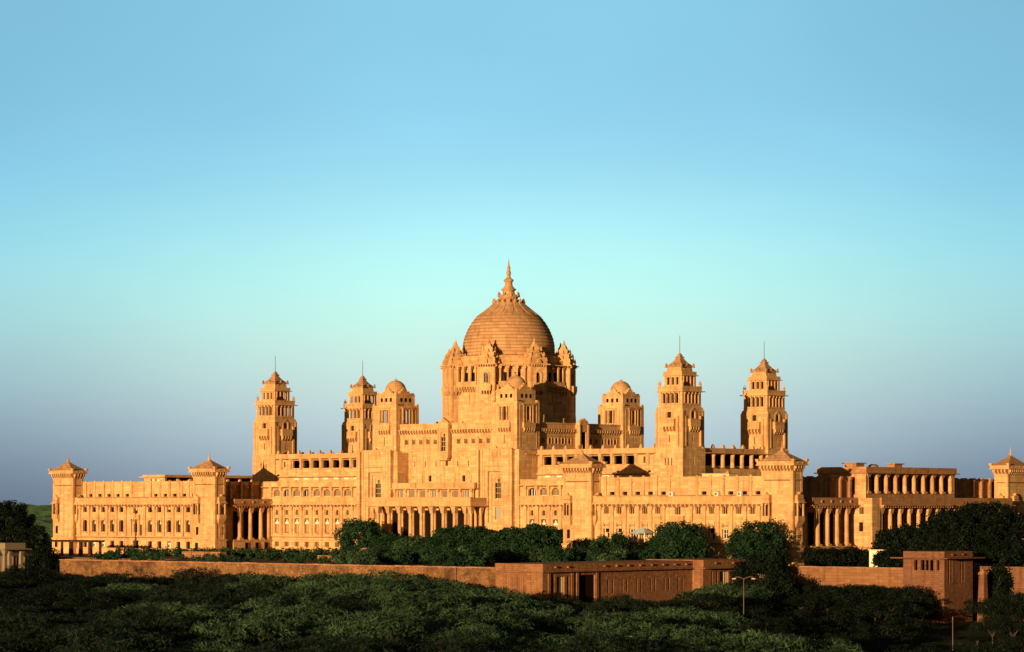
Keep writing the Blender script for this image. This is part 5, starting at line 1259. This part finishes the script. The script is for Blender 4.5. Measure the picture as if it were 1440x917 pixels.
# clipped hedge along the foot of the left wing
hd = thing('hedge', 'dark green clipped hedge along the foot of the palace, left half', 'hedge', (-30, -8, -1))
for i in range(24):
    px = 175 + i * 13.2; x, y = pt(px, -9 - (i % 3)); 
    me = crown_mesh(200 + i % 5, 2.4, 1.0, 14, 70, .2, .13, LEAF_G, (.5, .9))
    o = link_obj('foliage', me if i < 5 else children(hd)[i % 5].data, hd, (x + 30, y + 8, .4 + .5 * (i / 24)))
# garden plants scattered on the terrace behind the wall
rnd = random.Random(21)
sm = [crown_mesh(220 + k, 1.0, .7, 9, 45, .16, .1, LEAF_G if k < 2 else LEAF_S, (.35, .6)) for k in range(3)]
for i in range(46):
    px = rnd.uniform(130, 500); x, y = pt(px, rnd.uniform(-50, -14))
    o = link_obj('garden_shrub', sm[i % 3], None, (x, y, -.6), rnd.random() * 6); s = rnd.uniform(.7, 1.3); o.scale = (s, s, s)
    tag(o, 'small low shrub scattered over the garden terrace below the left wing', 'shrub', 'low shrubs on the garden terrace')

# bushes between the palace trees and the terrace edge
rnd = random.Random(31)
bm_ = [crown_mesh(240 + k, 2.9, 1.5, 26, 110, .2, .12, LEAF_G if k < 3 else LEAF_S, (.6, 1.1), .8, .2, -.6, 1.5) for k in range(4)]
for i in range(44):
    px = 485 + (i * 9.0 if i < 34 else 306 + (i - 34) * 17) + rnd.uniform(-4, 4); yy = rnd.uniform(-52, -22)
    if px > 700: yy = rnd.uniform(-26, -14)
    x, y = pt(px, yy)
    if 83 < x < 97 and y < -10: continue
    o = link_obj('garden_bush', rnd.choice(bm_), None, (x, y, .2), rnd.random() * 6); s_ = rnd.uniform(.75, 1.15); o.scale = (s_, s_, s_)
    tag(o, 'rounded dark green bush in the thick planting between the palace and the terrace edge', 'bush', 'bushes in the thick planting before the palace')
# foreground scrub: individual thorn trees seen from slightly above
rnd = random.Random(77)
def scrub_set(mt, n, sd, rz, dens):
    return [(crown_mesh(sd + k, 6.0, rz, dens, 95, .30, .055, mt, (.5, 1.9), .34, .8, -.25, 2.2), trunk_mesh(sd + k, 4.0, 4, .2)) for k in range(n)]
vm = scrub_set(LEAF_S, 6, 300, 1.5, 78)
vb = scrub_set(LEAF_B, 4, 320, 1.6, 78)
vd = scrub_set(LEAF_SHADE, 3, 340, 2.0, 74)
from mathutils import noise
spots = []
for row in range(17):
    d = 308 + row * 10.9
    half = d * .1783 * 1.06
    lat = -half - rnd.uniform(0, 8)
    while lat < half + 4:
        a = lat + rnd.uniform(-2, 2); b = d + rnd.uniform(-4, 4); lat += rnd.uniform(8.0, 10.5)
        p = CAM.xy + FW.xy * b + RT.xy * a
        if p.x < 95 and p.y > -63.5: continue
        if p.x >= 95 and p.y > -21.5: continue
        if p.x > 84 and p.y > -66 and p.x < 101: continue
        ppx = 720 + 4039 * a / b
        if 1285 < ppx < 1400 and b > 418: continue
        spots.append((p.x, p.y, a, b, ppx))
spots = sorted(spots, key=lambda s: s[3])[:298]
cnt = [0, 0, 0]
# growth at the foot of the walls, black rows added in place of shadow: (column, plane y, crown top, shade)
rb = random.Random(9)
extra = [(1112 + k * 12.5, -22.6 - rb.uniform(0, 3), -2.7 - rb.uniform(0, .7), 2) for k in range(15)] + [(1120 + k * 22, -31, -5.2, 2) for k in range(7)]  # black bush rows added in place of the shadow on the right wall
extra += [(1274, -24, -4.2, 2), (1288, -25, -5.4, 2), (1302, -25.5, -6.6, 2), (1384, -21, -4.5, 2), (1400, -24, -4.2, 2), (1418, -22, -3.6, 2), (1438, -22, -3.5, 2), (1452, -24, -3.5, 2), (1395, -34, -6.6, 2), (1425, -34, -6.4, 2)]
extra += [(4, -56, -2.6, 2), (22, -52, -2.6, 2), (44, -56, -2.2, 2), (64, -60, -2.0, 2), (84, -64, -2.5, 2)]
extra += [(100 + k * 41 + rb.uniform(-14, 14), -63.5, -3.2 - rb.uniform(-.5, .8), rb.choice((0, 1, 1, 2))) for k in range(15)]
ex = []
for px_, y_, top_, sh_ in extra:
    x_, _ = pt(px_, y_); ex.append((x_, y_, top_, sh_))
for i, (x, y, a, b, ppx) in enumerate(spots):
    nz = noise.noise(Vector((x * .022, y * .03, 4.2))) + .35 * noise.noise(Vector((x * .07, y * .07, 1.2)))
    shade = 0  # darker leaf copies by region paint shade into the scrub
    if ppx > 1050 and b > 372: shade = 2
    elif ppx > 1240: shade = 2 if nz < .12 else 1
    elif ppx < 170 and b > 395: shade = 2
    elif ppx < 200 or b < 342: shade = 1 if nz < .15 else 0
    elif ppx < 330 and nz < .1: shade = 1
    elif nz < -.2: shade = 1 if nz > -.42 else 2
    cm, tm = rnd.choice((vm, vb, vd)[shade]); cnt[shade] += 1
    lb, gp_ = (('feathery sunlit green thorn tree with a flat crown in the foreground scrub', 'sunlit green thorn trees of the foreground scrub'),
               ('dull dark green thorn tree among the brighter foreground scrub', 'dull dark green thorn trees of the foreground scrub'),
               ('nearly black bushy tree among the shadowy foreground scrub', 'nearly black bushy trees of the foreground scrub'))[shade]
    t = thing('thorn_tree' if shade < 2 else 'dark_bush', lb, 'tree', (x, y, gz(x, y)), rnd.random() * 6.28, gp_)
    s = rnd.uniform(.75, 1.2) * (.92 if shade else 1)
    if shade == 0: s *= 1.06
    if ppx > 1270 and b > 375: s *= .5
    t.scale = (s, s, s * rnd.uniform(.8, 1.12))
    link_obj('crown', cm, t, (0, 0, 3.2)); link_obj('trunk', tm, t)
for x, y, top, sh in ex:
    lb, gp_ = (('leafy green thorn bush growing against the foot of the long garden wall', 'green bushes at the foot of the long garden wall'),
               ('dull green bush growing against the foot of the long garden wall', 'dull bushes at the foot of the long garden wall'),
               ('black leafy bush crowding the foot of the walls at the sides of the picture', 'black bushes at the foot of the walls'))[sh]
    g0 = gz(x, y); s = max(.45, (top - g0) / 5.2)
    t = thing('wall_bush', lb, 'bush', (x, y, g0), rb.random() * 6.28, gp_); sx = min(s, .8); t.scale = (sx * .8, sx * .8, s)
    link_obj('crown', rb.choice((vm, vb, vd)[sh])[0], t, (0, 0, 3.2)); link_obj('trunk', vm[0][1], t)
print('scrub', cnt, 'objects', len(bpy.data.objects))
